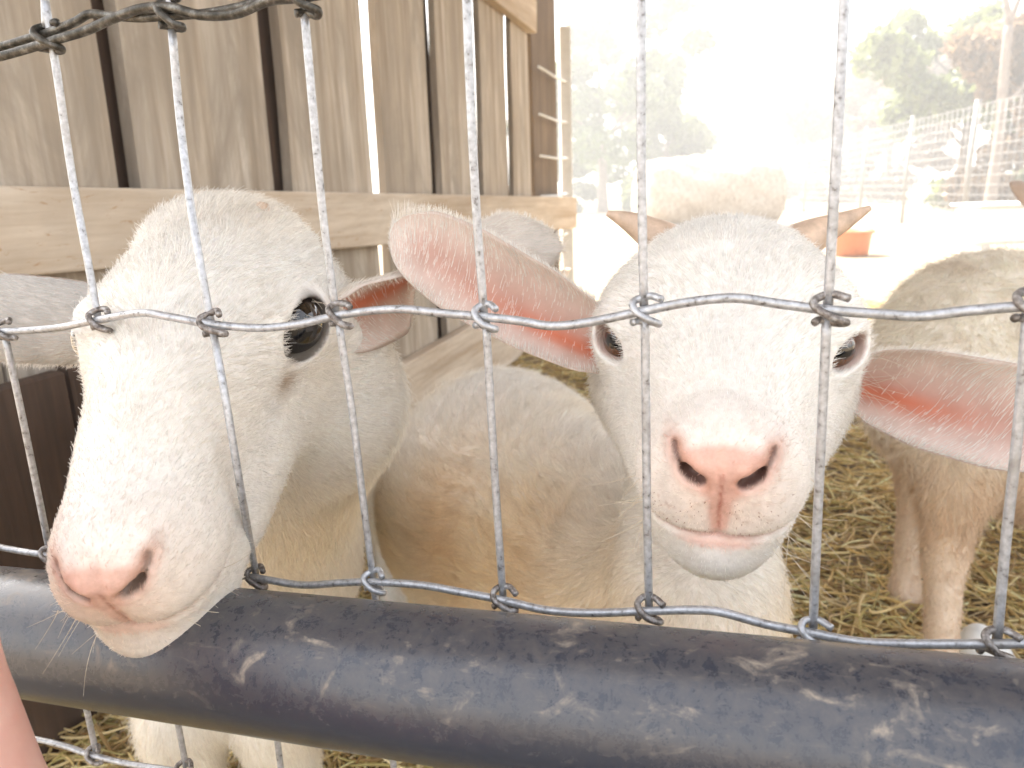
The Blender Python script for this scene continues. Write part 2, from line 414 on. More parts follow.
# ------------------------------------------------------------------ goat head, local cm: x to its left, y dorsal, z to the nose
def seg2(x, y, pts):
    d = None
    for (ax_, ay), (bx, by) in zip(pts[:-1], pts[1:]):
        t = np.clip(((x - ax_) * (bx - ax_) + (y - ay) * (by - ay)) / ((bx - ax_) ** 2 + (by - ay) ** 2), 0, 1)
        e = np.hypot(x - ax_ - t * (bx - ax_), y - ay - t * (by - ay)); d = e if d is None else np.minimum(d, e)
    return d
HOLE = [(0.74, -0.30), (1.0, -0.21), (1.22, -0.04)]
SLIT = [(1.18, -0.05), (1.46, 0.20), (1.64, 0.52), (1.67, 0.78)]
def head_sdf(p, o):
    ax = np.abs(p[:, 0]); s = p.copy(); s[:, 0] = ax
    fw = o.get('fw', 1.0)
    d = ell(s, (0, 0.4, -3.6), (5.0 * fw, 4.8, 5.6))
    if 'poll' in o: d = smin(d, ell(s, *o['poll']), 2.0)
    d = smin(d, ell(s, (0, 1.9, -0.6), (4.6 * fw, 3.9, 4.9)), 2.5)
    d = smin(d, ell(s, (3.9 * fw, 1.0, 0.6), (2.2, 2.3, 3.0)), 2.2)
    mz = s.copy(); mz[:, 0] = mz[:, 0] * 0.98
    d = smin(d, rc(mz, (0, 0.9, 2.0), (0, -0.45, 10.4), o.get('mf', 4.6), o.get('me', 2.62)), 2.5)
    d = smin(d, rc(s, (o.get('jw', 3.8), -3.0, -2.2), (1.2, -2.9 - o.get('jd', 0), 8.2 - 1.2 * o.get('jd', 0)), 3.2, 2.3 + 0.5 * o.get('jd', 0)), 2.2)
    d = smin(d, ell(s, (1.1, -1.45 - o.get('lipy', 0), 11.0), (o.get('lipr', 1.85) + o.get('lipy', 0) * 0.5, 2.15, 2.15)), 1.4)
    d = smin(d, ell(s, (0, -3.9 - o.get('chin', 0), 10.1 + 0.5 * o.get('chin', 0)), (o.get('cwid', 2.25), 2.0, 2.6)), 1.5)
    d = smin(d, ell(s, (0, 0.15, 12.0), (2.0, 1.45, 1.45)), 0.9)
    d = smin(d, rc(s, (0.55, 0.15, 12.95), (1.35, 0.7, 12.3), 0.52, 0.46), 0.5)
    near = (p[:, 2] > 8.0)
    if near.any():
        q = s[near]; dn = d[near]
        ff_ = (q[:, 2] > 11.2)
        dn = dn + (0.62 * np.exp(-(seg2(q[:, 0], q[:, 1], HOLE) / 0.22) ** 4) + 0.26 * np.exp(-(seg2(q[:, 0], q[:, 1], SLIT) / 0.14) ** 2)) * ff_
        ym = -2.85 + 0.03 * q[:, 0] ** 2
        dn = dn + 0.17 * np.exp(-((q[:, 1] - ym) / 0.16) ** 2) * np.clip((q[:, 2] - 8.5) / 2, 0, 1)
        dn = dn + 0.10 * np.exp(-(q[:, 0] / 0.13) ** 2) * ((q[:, 1] < -0.25) & (q[:, 1] > -2.85) & (q[:, 2] > 11)) \
             + 0.05 * np.exp(-(q[:, 0] / 0.2) ** 2) * ((q[:, 1] >= -0.25) & (q[:, 1] < 1.2) & (q[:, 2] > 12))
        d[near] = dn
    # eyes
    ec = f32(o['eye']); e = s - ec; ez = (np.abs(e) < 4).all(1)
    if ez.any():
        q = e[ez]; dn = d[ez]; er = o.get('er', 1.45)
        dn = smin(dn, np.sqrt((q * q).sum(1)) - (er + 0.32), 0.9)
        out = f32(o.get('eout', (0.86, 0.18, 0.40))); out = out / np.linalg.norm(out)
        lon = f32((-0.42, -0.10, 0.90)); lon = lon - out * (lon @ out); lon = lon / np.linalg.norm(lon); ver = np.cross(lon, out)
        u = q @ lon; v_ = q @ ver; w_ = q @ out
        r_ = np.sqrt((u / o.get('eu', 1.30)) ** 2 + ((v_ + 0.10 * u) / (o.get('ev', 0.92))) ** 2)
        cut = smax((r_ - 1) * 0.9, -(w_ - 0.1), 0.1)
        dn = smax(dn, -cut, 0.18)
        d[ez] = dn
    return d

def ear_sheet(ctrl, widths, N0, cup, thick=0.0019, nu=44, nv=18, tipround=1.6):
    S = smooth_path(ctrl, 12); tt = np.linspace(0, 1, len(S))
    S = np.stack([np.interp(np.linspace(0, 1, nu), tt, S[:, c]) for c in range(3)], -1)
    T = np.gradient(S, axis=0); T /= np.linalg.norm(T, axis=1)[:, None]
    us = np.linspace(0, 1, nu)
    W = np.interp(us, np.linspace(0, 1, len(widths)), widths)
    W = W * np.clip((1 - us ** (tipround * 4)), 0, 1) ** 0.5 + 1e-5
    A = np.interp(us, np.linspace(0, 1, len(cup)), cup)
    N0 = np.asarray(N0, float); N0 = np.stack([np.interp(us, np.linspace(0, 1, len(N0)), N0[:, c]) for c in range(3)], -1)
    V, UV = [], []
    for i in range(nu):
        N = N0[i] - T[i] * N0[i].dot(T[i]); N /= np.linalg.norm(N); B = np.cross(T[i], N)
        ring, uv = [], []
        for side in (0, 1):
            vv = np.linspace(-1, 1, nv) if side == 0 else np.linspace(1, -1, nv + 2)[1:-1]
            for v_ in vv:
                phi = v_ * A[i]; Rr = W[i] / A[i]
                p = S[i] + B * Rr * math.sin(phi) + N * Rr * (1 - math.cos(phi))
                inn = N * math.cos(phi) - B * math.sin(phi)
                if side == 1: p = p - inn * thick * math.sqrt(max(0, 1 - v_ * v_)) * (1 + 0.8 * (1 - us[i]))
                ring.append(p); uv.append((us[i], v_, side))
        V += ring; UV += uv
    m_ = nv * 2; Q = []
    for i in range(nu - 1):
        for k in range(m_):
            k2 = (k + 1) % m_
            Q.append([i * m_ + k, (i + 1) * m_ + k, (i + 1) * m_ + k2, i * m_ + k2])
    V = np.array(V); UV = np.array(UV); Q = np.array(Q)
    Nn_, _ = vnormals(V, Q); mi_ = (nu // 2) * m_ + nv // 2
    i_ = nu // 2; Nx = N0[i_] - T[i_] * N0[i_].dot(T[i_])
    if Nn_[mi_] @ Nx < 0: Q = Q[:, ::-1].copy()
    # flow: along the ear, and from the rims inward on the open side
    Fl = np.repeat(T, m_, axis=0)
    Nv = []
    for i in range(nu):
        N = N0[i] - T[i] * N0[i].dot(T[i]); N /= np.linalg.norm(N); B = np.cross(T[i], N)
        Nv += [B] * m_
    Nv = np.array(Nv)
    return V, Q, UV, Fl, Nv

def ss(x, a, b_): t = np.clip((x - a) / (b_ - a), 0, 1); return t * t * (3 - 2 * t)
def lerp(c, d, t): return c + (np.asarray(d) - c) * t[:, None]

def eyeball(parent, c, r, out, lon, iris, name='eye', pup=(0.46, 0.22)):
    """glossy ball with a horizontal bar pupil, pole along out"""
    out = np.array(out) / np.linalg.norm(out); lon = lon - out * np.dot(lon, out); lon = lon / np.linalg.norm(lon); ver = np.cross(out, lon)
    V, C_, Fq = [], [], []; nr, ns = 28, 40
    for i in range(nr + 1):
        th = math.pi * i / nr
        for k in range(ns):
            a = 2 * math.pi * k / ns; x, y = math.sin(th) * math.cos(a), math.sin(th) * math.sin(a); z = math.cos(th)
            bul = 1 + 0.05 * max(0, z - 0.75) * 4
            V.append(c + r * bul * (x * lon + y * ver + z * out))
            p = max(abs(x) / pup[0], abs(y) / pup[1]); rr_ = math.hypot(x, y)
            if z > 0 and p < 1: col = (0.004, 0.004, 0.005)
            elif z > 0 and rr_ < 0.66:
                s = 0.65 + 0.35 * math.sin(a * 23) * 0.5; col = tuple(q * s for q in iris)
            elif z > 0 and rr_ < 0.74: col = (0.015, 0.01, 0.008)
            else: col = (0.02, 0.013, 0.012) if iris[0] < 0.05 else (0.30, 0.20, 0.16)
            C_.append(col)
    for i in range(nr):
        for k in range(ns): Fq.append([i * ns + k, i * ns + (k + 1) % ns, (i + 1) * ns + (k + 1) % ns, (i + 1) * ns + k])
    return mesh_obj(name, V, Fq, M_EYE, parent, cols=np.array(C_), origin=None)
M_EYE, n, b = mat('wet_eye')
a = n.nodes.new('ShaderNodeAttribute'); a.attribute_name = 'Col'; n.links.new(a.outputs['Color'], b.inputs['Base Color'])
b.inputs['Roughness'].default_value = 0.08; b.inputs['Coat Weight'].default_value = 1.0; b.inputs['Coat Roughness'].default_value = 0.02
M_HORN = plain('horn', (0.55, 0.40, 0.29), 0.5, 0, 0.3, 90)

WHITE = np.array([0.83, 0.80, 0.75]); CREAM = np.array([0.83, 0.69, 0.45]); TAN = np.array([0.60, 0.34, 0.12]); PINK = np.array([0.71, 0.43, 0.345])

def build_goat(o):
    """o: dict with pose; returns root"""
    sc = o['scale']; O = o['O']; Z = o['F'] / np.linalg.norm(o['F']); X = o['X'] - Z * np.dot(o['X'], Z); X /= np.linalg.norm(X); Y = np.cross(Z, X)
    A = np.stack([X, Y, Z], 1)                # world = O + A @ (local*sc/100)
    zs = o.get('zs', 1.0)
    def loc(p):
        q = ((p - f32(O)) @ f32(A)) * f32(100.0 / sc); q[:, 2] = np.where(q[:, 2] > 0, q[:, 2] / zs, q[:, 2]); return q
    def wor(q):
        q = np.array(q, float); q[2] = q[2] * zs if q[2] > 0 else q[2]; return O + (A @ (q * sc / 100))
    prims = o['prims']; poll = wor((0, -1.0, -4.5))
    def f(p):
        d = None
        for pr in prims:
            if pr[0] == 'c': e = rc(p, *pr[1:5]); kk = pr[5]
            else:
                q = (p - f32(pr[1])) @ f32(pr[4]) if len(pr) > 4 else p - f32(pr[1])
                e = ell(q, (0, 0, 0), pr[2]); kk = pr[3]
            d = e if d is None else smin(d, e, kk)
        near = ((p - f32(O)) ** 2).sum(1) < 0.24 ** 2
        if near.any():
            h = head_sdf(loc(p[near]), o) * (sc / 100)
            d[near] = smin(d[near], f32(h), 0.035)
        return d
    lo, hi = o['box']; hr = o.get('hr', 0.0016); rr = 0.155 * sc
    c = wor((0, -0.5, 3)); ext = np.abs(A @ np.diag([7, 7.5, 12.0]) / 100 * sc).sum(1)
    axs = [axis_pts(min(lo[i], c[i] - ext[i] - 0.01), max(hi[i], c[i] + ext[i] + 0.01), c[i] - ext[i], c[i] + ext[i], hr) for i in range(3)]
    V, Q = nets(f, *axs)
    q = loc(f32(V)).astype(float); r = np.linalg.norm(q, axis=1)
    hm = ss(-np.linalg.norm(q - [0, 0, 3], axis=1), -17, -12)    # 1 on the head
    col, L, dens, flow = o['paint'](V, q, hm, A)
    root = thing('goat', o['label'], 'goat', (O[0], O[1], 0.0), o['group'])
    parts_V, parts_Q, parts_c, parts_m = [V], [Q], [col], [np.zeros(len(Q), int)]
    furs = [(V, Q, col, flow, L, dens, o['nfur'], o.get('frad', 0.00014), o.get('lift', 0.35), o.get('freq', 60), 'fur', o.get('messy', 0.13))]
    off = len(V)
    for e in o['ears']:
        eV, eQ, UV, T, B = ear_sheet(e['ctrl'], e['w'], e['N'], e['cup'])
        u, v_, sd_ = UV[:, 0], UV[:, 1], UV[:, 2]
        ins = (sd_ == 0)
        ecol = np.tile(np.array(e.get('out', WHITE)), (len(eV), 1))
        mid = np.exp(-((v_ - e.get('mid', 0)) / e.get('midw', 0.55)) ** 2) * (1 - ss(u, 0.72, 0.98))
        hot = np.exp(-((v_ - e.get('mid', 0) - e.get('hv', 0)) / 0.20) ** 2) * (1 - ss(u, 0.30, 0.68))
        icol = lerp(np.tile(np.array([0.80, 0.68, 0.60]), (len(eV), 1)), (0.62, 0.38, 0.31), mid)
        icol = lerp(icol, (0.66, 0.19, 0.10), hot)
        ecol = np.where(ins[:, None], icol, ecol)
        parts_V.append(eV); parts_Q.append(eQ + off); parts_c.append(ecol); parts_m.append(np.ones(len(eQ), int)); off += len(eV)
        fl = np.where(ins[:, None], T * 0.45 + B * (e.get('fdir', 1.0)), T)
        ln = np.where(ins, 0.0035 + 0.0105 * (1 - np.abs(v_)) ** 0.7, e.get('ol', 0.0035)) * np.where(u < 0.15, 1.5, 1) * e.get('ln', 1)
        dn = np.where(ins, 0.16 + 0.9 * np.abs(v_ - e.get('mid', 0)) ** 1.5 + 0.6 * ss(u, 0.6, 0.95) - 0.1 * hot, 2.0)
        fc = np.where(ins[:, None], np.array([0.84, 0.79, 0.73]), np.array(e.get('out', WHITE)) * (1 + e.get('mot', 0.05) * wob(eV, 70, 2)[:, :1]))
        furs.append((eV, eQ, fc, fl, ln, dn, e.get('n', 15000), 0.00015, 0.13, 25, 'ear_fur', 0.07))
    V2 = np.vstack(parts_V); Q2 = np.vstack(parts_Q)
    body = mesh_obj('body', V2, Q2, [M_SKIN, M_EAR], None, cols=np.vstack(parts_c), mi=np.concatenate(parts_m))
    loc0 = Vector((O[0], O[1], 0.0))
    made = [body]
    for (a_, b_, c_, fl, ln, dn, cnt, rd, lf, fq, nm, ms) in furs:
        if cnt: made.append(fur(nm, a_, b_, np.asarray(c_), fl, ln, dn, cnt, rd, None, lf, fq, ms))
    if o.get('dots'):
        ax_q = np.abs(q[:, 0]); msk = np.exp(-((q[:, 1] + 1.9) / 0.75) ** 4) * (q[:, 2] > 10.8) * (ax_q > 0.35) * (ax_q < 2.4) + 1e-9
        made.append(fur('whisker_roots', V, Q, np.tile([0.36, 0.22, 0.16], (len(V), 1)), flow, np.full(len(V), 0.0013), msk, o['dots'], 0.00022, None, 0.9, 60, 0.1))
    if o.get('eyes', True):
        for sx_ in (1, -1):
            e = np.array(o['eye'], float) * [sx_, 1, 1]; out = A @ (np.array(o.get('eout', (0.86, 0.18, 0.40))) * [sx_, 1, 1])
            made.append(eyeball(None, wor(e), o.get('er', 1.45) * sc / 100, out, A @ np.array([-0.42 * sx_, -0.1, 0.9]), o['iris']))
    for hn in o.get('horns', []):
        pth = smooth_path(hn['p'] if 'p' in hn else [wor(q_) for q_ in hn['l']], 6); rr_ = np.interp(np.linspace(0, 1, len(pth)), np.linspace(0, 1, len(hn['r'])), hn['r'])
        hv, hf = tube(pth, rr_, 14); made.append(mesh_obj('horn', hv, hf, M_HORN))
    if o.get('whiskers'):
        wp, wr = [], []
        for (q0, dr, ln) in o['whiskers'](wor, A):
            s = np.linspace(0, 1, 7)[:, None]; bend = np.cross(dr, rng.normal(size=3)); 
            wp.append(q0 + dr * ln * s + bend * ln * 0.25 * s ** 2 + np.array([0, 0, -1]) * ln * 0.12 * s ** 2); wr.append(np.linspace(0.00014, 0.00005, 7))
        made.append(strands('whiskers', np.array(wp), np.array(wr), np.tile([0.7, 0.62, 0.5], (len(wp), 1)), M_FUR))
    for x in made:
        x.parent = root; x.matrix_parent_inverse = Matrix.Translation(-loc0)
    return root, wor, A

def head_paint(V, q, hm, A, muz=1.0, eyedark=1.0, eye=(5, 1.2, 1.0)):
    """common head colouring; returns col,L,dens,flow for the head"""
    ax = np.abs(q[:, 0]); s = q.copy(); s[:, 0] = ax
    n_ = len(V); wv = wob(V, 90)
    col = np.tile(WHITE, (n_, 1)) * (1 + 0.03 * wv[:, :1])
    # nose leather
    pad = np.exp(-np.maximum(np.minimum(ell(f32(s), (0, 0.40, 13.0), (1.35, 0.48, 1.3)), ell(f32(s), (0, -0.2, 13.3), (0.62, 0.8, 1.0))), 0) / 0.30)
    pad = np.maximum(pad, np.exp(-np.maximum(rc(s, (0.5, 0.3, 13.2), (1.35, 0.65, 12.6), 0.34, 0.26), 0) / 0.26))
    phil = np.exp(-np.maximum(rc(s, (0, -0.2, 13.4), (0, -2.8, 13.0), 0.42, 0.12), 0) / 0.22)
    ym = -2.85 + 0.03 * ax ** 2
    mouth = np.exp(-((s[:, 1] - ym + 0.30) / 0.38) ** 2) * ss(s[:, 2], 10.2, 12.0) * np.exp(-(ax / 1.75) ** 4) * 0.72
    pk = np.clip(np.maximum(np.maximum(pad, phil), mouth), 0, 1) * (s[:, 2] > 8)
    blush = np.exp(-np.linalg.norm((s - [0, -0.8, 13]) / [2.6, 2.4, 3.2], axis=1) ** 2) * (s[:, 2] > 7)
    col = lerp(col, (0.80, 0.56, 0.43), blush * 0.55 * muz)
    col = lerp(col, PINK, ss(pk, 0.22, 0.92)) * (1 + 0.10 * wob(V, 420, 7)[:, :1] * pk[:, None])
    line = np.exp(-((s[:, 1] - ym) / 0.10) ** 2) * ss(s[:, 2], 9.5, 11.5) * (0.25 + 0.4 * np.exp(-(ax / 1.6) ** 4))
    pl = np.exp(-(ax / 0.07) ** 2) * ((s[:, 1] < 0.1) & (s[:, 1] > -2.5) & (s[:, 2] > 11.5)) * 0.8
    col = lerp(col, (0.40, 0.13, 0.09), np.clip(line + pl, 0, 1))
    dh, dsl = seg2(s[:, 0], s[:, 1], HOLE), seg2(s[:, 0], s[:, 1], SLIT); fz = ss(s[:, 2], 10.6, 11.4)
    nos = np.clip(ss(-dh, -0.33, -0.19) + 0.85 * ss(-dsl, -0.20, -0.06), 0, 1) * fz; nd = np.minimum(dh, dsl + 0.1) - 0.2
    col = lerp(col, (0.14, 0.075, 0.06), nos)
    halo = ss(-nd, -0.55, -0.02) * fz * (1 - nos)
    col = lerp(col, (0.56, 0.30, 0.22), halo * 0.7)
    ed = np.linalg.norm(s - np.array(eye), axis=1)
    L = np.interp(s[:, 2], [-8, -3, 2, 7, 11, 14], [1.1, 0.95, 0.75, 0.5, 0.32, 0.22]) / 100
    dens = 1.0 - 0.97 * np.clip(ss(pad, 0.6, 0.95) + nos + ss(phil, .6, .9) * .8, 0, 1)
    dens = dens * (1 + 0.6 * ss(s[:, 2], 6, 11))
    Xl, Yl, Zl = A[:, 0], A[:, 1], A[:, 2]
    flow = -Zl[None] * 1.0 + Xl[None] * (np.sign(q[:, :1]) * np.clip(np.abs(q[:, :1]) / 4, 0, 1) * 0.55) - Yl[None] * 0.25 * ss(ax, 2, 5)[:, None]
    flow = np.where((s[:, 1] < -1.2)[:, None], flow - Yl[None] * 0.6, flow)
    return col, L, dens, flow, pk, nos, ed, s

# ------------------------------------------------------------------ the place: ground
m, n, b = mat('barnyard_ground'); M_GROUND = m
tc = n.nodes.new('ShaderNodeTexCoord')
g1 = noise(n, tc.outputs['Object'], 6, 8, 0.7); g2 = noise(n, tc.outputs['Object'], 60, 6, 0.75)
c = ramp(n, [(0.35, (0.20, 0.15, 0.095)), (0.55, (0.34, 0.27, 0.18)), (0.7, (0.46, 0.38, 0.26))], g1)
c = mixc(n, ramp(n, [(0.4, (0.6,) * 3), (0.6, (0, 0, 0))], g2), c, (0.13, 0.09, 0.055))
n.links.new(c, b.inputs['Base Color']); b.inputs['Roughness'].default_value = 0.95; bump(n, b, g2, 0.6, 0.01)
gr = mesh_obj('ground', [(-150, -150, 0), (150, -150, 0), (150, 150, 0), (-150, 150, 0)], [[0, 1, 2, 3]], M_GROUND, smooth=False)
struct(gr)

# straw bedding: strands lying about in the pen
NS = 52000
d_ = 0.25 + 3.9 * rng.random(NS) ** 1.25; xx = rng.uniform(-0.80, 0.80, NS) * (d_ + 0.35)
base = np.stack([xx, d_, np.zeros(NS)], -1)
hgt = 0.012 + 0.020 * (wob(base, 9)[:, 0] + 1) * rng.random(NS)
base[:, 2] = hgt
ang = rng.uniform(0, 2 * np.pi, NS) + wob(base, 5, 2)[:, 0] * 2
ln = rng.uniform(0.03, 0.11, NS); el_ = rng.normal(0, 0.14, NS)
dr = np.stack([np.cos(ang) * np.cos(el_), np.sin(ang) * np.cos(el_), np.sin(el_)], -1)
s = np.linspace(-0.5, 0.5, 5)[None, :, None]
crv = rng.normal(size=(NS, 1, 3)) * 0.22 * ln[:, None, None]; crv[:, :, 2] *= 0.5
sp_ = base[:, None, :] + dr[:, None, :] * ln[:, None, None] * s + crv * (s ** 2 - 0.1) * 2
sp_[..., 2] = np.maximum(sp_[..., 2], 0.002)
pal = np.array([[0.52, 0.42, 0.22], [0.42, 0.33, 0.17], [0.60, 0.51, 0.32], [0.26, 0.18, 0.09], [0.38, 0.34, 0.16], [0.66, 0.58, 0.42]])
sc_ = np.clip(pal[rng.integers(0, 6, NS)] * rng.uniform(0.9, 1.55, (NS, 1)) * [1.08, 1.0, 0.82], 0, 0.85)
st = strands('straw', sp_, np.tile(rng.uniform(0.0008, 0.0021, (NS, 1)), (1, 5)) * np.array([[0.7, 1, 1, 1, 0.6]]), sc_, M_STRAW)
st['kind'] = 'stuff'; st['label'] = 'loose yellow straw bedding strewn over the pen floor'

# ------------------------------------------------------------------ plank wall on the left
VPW = R @ np.array([(730 - 512) / FPX, (186 - 384) / FPX, 1.0]); VPW[2] = 0; WD = VPW / np.linalg.norm(VPW)   # runs away from us
WN = np.array([WD[1], -WD[0], 0.0])           # faces the pen
WP0 = ground(395, 455)
def on_wall(px, py, off=0.0):                 # -> (distance along, height)
    q = on_plane(px, py, WP0 + WN * off, WN); return float((q - WP0) @ WD), float(q[2])
def wallpt(s, h, off): return WP0 + WD * s + WN * off + np.array([0, 0, h])
WR = np.column_stack([WD, WN, [0, 0, 1]])
def wall_box(name, s0, s1, h0, h1, o0, o1, m_, parent, skew=0.0, bev=0.003, hs=None):
    """board in wall axes; skew slides the top along, hs = heights at the far end"""
    ang = math.atan2(WD[1], WD[0]); c = wallpt((s0 + s1) / 2, (h0 + h1) / 2, (o0 + o1) / 2)
    V, F_ = box((-(s1 - s0) / 2, -(o1 - o0) / 2, -(h1 - h0) / 2), ((s1 - s0) / 2, (o1 - o0) / 2, (h1 - h0) / 2), bev)
    # more rows so the edges can waver
    V2 = []
    for x, y, z in V: V2.append((x + skew * (z / (h1 - h0)), y, z))
    # note: local y must point along WN: wall frame is (WD, up x WD) so mirror
    V2 = [(x, -y, z) for x, y, z in V2]; F_ = [q[::-1] for q in F_]
    me_o = mesh_obj(name, V2, F_, m_, None, smooth=False)
    me_o.rotation_euler = (0, 0, ang); me_o.location = c
    me_o.parent = parent; me_o.matrix_parent_inverse = Matrix.Translation(-Vector(parent.location))
    return me_o
wall = thing('plank_wall', 'weathered grey vertical plank wall with gaps and two rails, left side of the pen', 'wall', tuple(WP0))
# plank edges read at the top of the picture and just over the rail
TH = 2.25
tops = [(-150, -60, ), (-50, 90), (114, 260), (277, 359), (378, 424), (439, 472), (484, 505), (513, 526)]
bots = [(-120, -30), (-22, 118), (143, 274), (293, 374), (386, 432), (442, 478), (484, 508), (514, 532)]
for gx, (g0, g1_) in enumerate([((-60, -50), (-30, -22)), ((88, 114), (116, 143)), ((258, 277), (272, 293)), ((426, 439), (434, 442)), ((472, 484), (478, 484)), ((505, 513), (508, 514))]):  # dark strips added behind most gaps so they read as shadow
    sa = on_wall(min(g0[0], g1_[0]), 187)[0]; sb = on_wall(max(g0[1], g1_[1]), 187)[0]; wall_box('dark_gap_strip', sa - 0.05, sb + 0.05, 0.02, TH + gx * 0.004, -0.062 - gx * 0.0004, -0.036, M_DARK, wall)
for (a0, a1), (b0, b1) in zip(tops, bots):
    st0, ht = on_wall(a0, 0, 0.0); st1, _ = on_wall(a1, 0, 0.0)
    sb0, hb = on_wall(b0, 187, 0.0); sb1, hb1 = on_wall(b1, 190, 0.0)
    _, ht1 = on_wall(a1, 0, 0.0)
    # straight edges through the two read points, extended to the ground and to the top
    def edge(sb, hb_, st_, ht_): k = (st_ - sb) / (ht_ - hb_); k = max(-0.04, min(0.04, k)); return lambda h: sb + k * (h - hb_)
    eL, eR = edge(sb0, hb, st0, ht), edge(sb1, hb1, st1, ht1)
    rows = np.linspace(0.03, TH, 24); V = []; F_ = []
    w0 = rng.uniform(0, 6); amp = 0.0035
    for h in rows:
        l, r_ = eL(h) + amp * math.sin(h * 9 + w0) , eR(h) + amp * math.sin(h * 7 + w0 * 2)
        for (s_, o_) in ((l, -0.001), (l, -0.022), (r_, -0.022), (r_, -0.001)):
            V.append(wallpt(s_, h, o_))
    for i in range(len(rows) - 1):
        for k in range(4): F_.append([i * 4 + k, i * 4 + (k + 1) % 4, (i + 1) * 4 + (k + 1) % 4, (i + 1) * 4 + k])
    F_ += [[3, 2, 1, 0], [len(V) - 4, len(V) - 3, len(V) - 2, len(V) - 1]]
    V = np.array(V); org = V.mean(0); org[2] = 0
    pk_ = mesh_obj('plank', V, F_, M_PLANK, None, smooth=False, origin=org)
    kid(pk_, wall)
def rail(tl, tr, bl, br, off, th, m_, name='rail'):
    """board whose face corners are read off the picture"""
    V = []
    for o_ in (off + th, off):
        for (px, py) in (tl, tr, br, bl):
            s_, h_ = on_wall(px, py, off + th); V.append(wallpt(s_, h_, o_))
    F_ = [[0, 1, 2, 3], [7, 6, 5, 4], [0, 4, 5, 1], [1, 5, 6, 2], [2, 6, 7, 3], [3, 7, 4, 0]]
    V = np.array(V); org = V.mean(0); ang = math.atan2(WD[1], WD[0]); rz = np.array([[math.cos(-ang), -math.sin(-ang), 0], [math.sin(-ang), math.cos(-ang), 0], [0, 0, 1]])
    L_ = (V - org) @ rz.T
    bm_o = mesh_obj(name, L_, F_, m_, None, smooth=False); bm_o.rotation_euler = (0, 0, ang); bm_o.location = org
    bv = bm_o.modifiers.new('bevel', 'BEVEL'); bv.width = 0.004; bv.segments = 2
    kid(bm_o, wall); return bm_o
rail((-60, 184), (577, 197), (-60, 284), (577, 228), 0.0, 0.038, M_RAIL)
rail((250, 455), (572, 268), (250, 540), (520, 358), 0.0, 0.038, M_RAIL)
rail((484, -8), (537, 33), (484, -60), (537, -25), 0.0, 0.038, M_RAIL)
# end post with the wire of the side fence stapled over it
sp0, _ = on_wall(540, 190); sp1, _ = on_wall(563, 190)
wall_box('post', sp0 + 0.02, sp1 + 0.02, 0.0, 2.25, -0.14, -0.03, M_POST, wall)
wp = thing('white_post', 'slim white post with mesh wires at the far end of the plank wall', 'post', tuple(wallpt(sp1 + 0.10, 0, 0)))
V, F_ = box((-0.03, -0.03, 0), (0.03, 0.03, 1.5), 0.004)
pp = mesh_obj('post', V, F_, M_WHITE, wp, smooth=False)
for h in (0.25, 0.45, 0.66, 0.84, 1.02, 1.22):
    a = wallpt(sp0 - 0.02, h, 0.012); b_ = wallpt(sp1 + 0.14, h + 0.01, 0.012)
    v_, f_ = tube(np.array([a, (a + b_) / 2 + [0, 0, -0.006], b_]) , 0.006, 8); k_ = mesh_obj('wire', v_, f_, M_WHITE); kid(k_, wp)
# dark boards low on the left
db = thing('dark_board_panel', 'dark brown boards standing low against the plank wall, left edge', 'wood panel', tuple(wallpt(-1.0, 0, 0.05)))
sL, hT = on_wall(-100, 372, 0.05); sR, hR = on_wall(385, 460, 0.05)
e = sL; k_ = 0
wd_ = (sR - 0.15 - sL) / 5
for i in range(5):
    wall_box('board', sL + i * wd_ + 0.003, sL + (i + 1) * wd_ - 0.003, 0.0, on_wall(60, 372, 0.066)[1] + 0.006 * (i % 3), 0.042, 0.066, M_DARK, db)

# unseen roof, sized so its shade covers the pen (its underside faces us from above the frame)
rf = thing('shed_roof', 'board shed roof over the pen, out of the frame above', 'roof', (0.4, 0.5, 0))
V, F_ = box((-1.9, -0.05, 2.30), (2.6, 4.25, 2.34), 0.004); kid(mesh_obj('roof_panel', V, F_, M_PLANK, smooth=False), rf)
for y in (0.1, 1.1, 2.1, 3.1, 4.15):
    V, F_ = box((-1.8, y - 0.04, 2.18), (2.5, y + 0.04, 2.298), 0.004); kid(mesh_obj('rafter', V, F_, M_POST, smooth=False), rf)
for (x, y) in ((2.3, 0.15), (2.45, 2.0), (-1.75, 0.15)):
    V, F_ = box((x - 0.06, y - 0.06, 0), (x + 0.06, y + 0.06, 2.178), 0.004); kid(mesh_obj('post', V, F_, M_POST, smooth=False), rf)

# ------------------------------------------------------------------ wire fence
FH = R @ np.array([2232.0, 24, -740.0]); FV = R @ np.array([188.0, 2866, 740.0])
FN = np.cross(FH, FV); FN /= np.linalg.norm(FN); FP0 = P(648, 310, 0.255)
if FN @ (np.array([0, 0, H]) - FP0) < 0: FN = -FN          # FN points to the camera
FH /= np.linalg.norm(FH); FV /= np.linalg.norm(FV)
def fp(px, py, off=0.0): return on_plane(px, py, FP0 + FN * off, FN)
fence = thing('wire_fence', 'galvanised woven wire mesh fence in front of the goats', 'wire fence', (float(FP0[0]), float(FP0[1]), 0.0))
RW = 0.00166
def wire(name, pix, r=RW, off=0.0, m_=M_WIRE, sub=5):
    pts = np.array([fp(q_[0], q_[1], off + (q_[2] if len(q_) > 2 else 0)) for q_ in pix]); pth = smooth_path(pts, sub)
    v_, f_ = tube(pth, r, 12); return kid(mesh_obj(name, v_, f_, m_), fence)
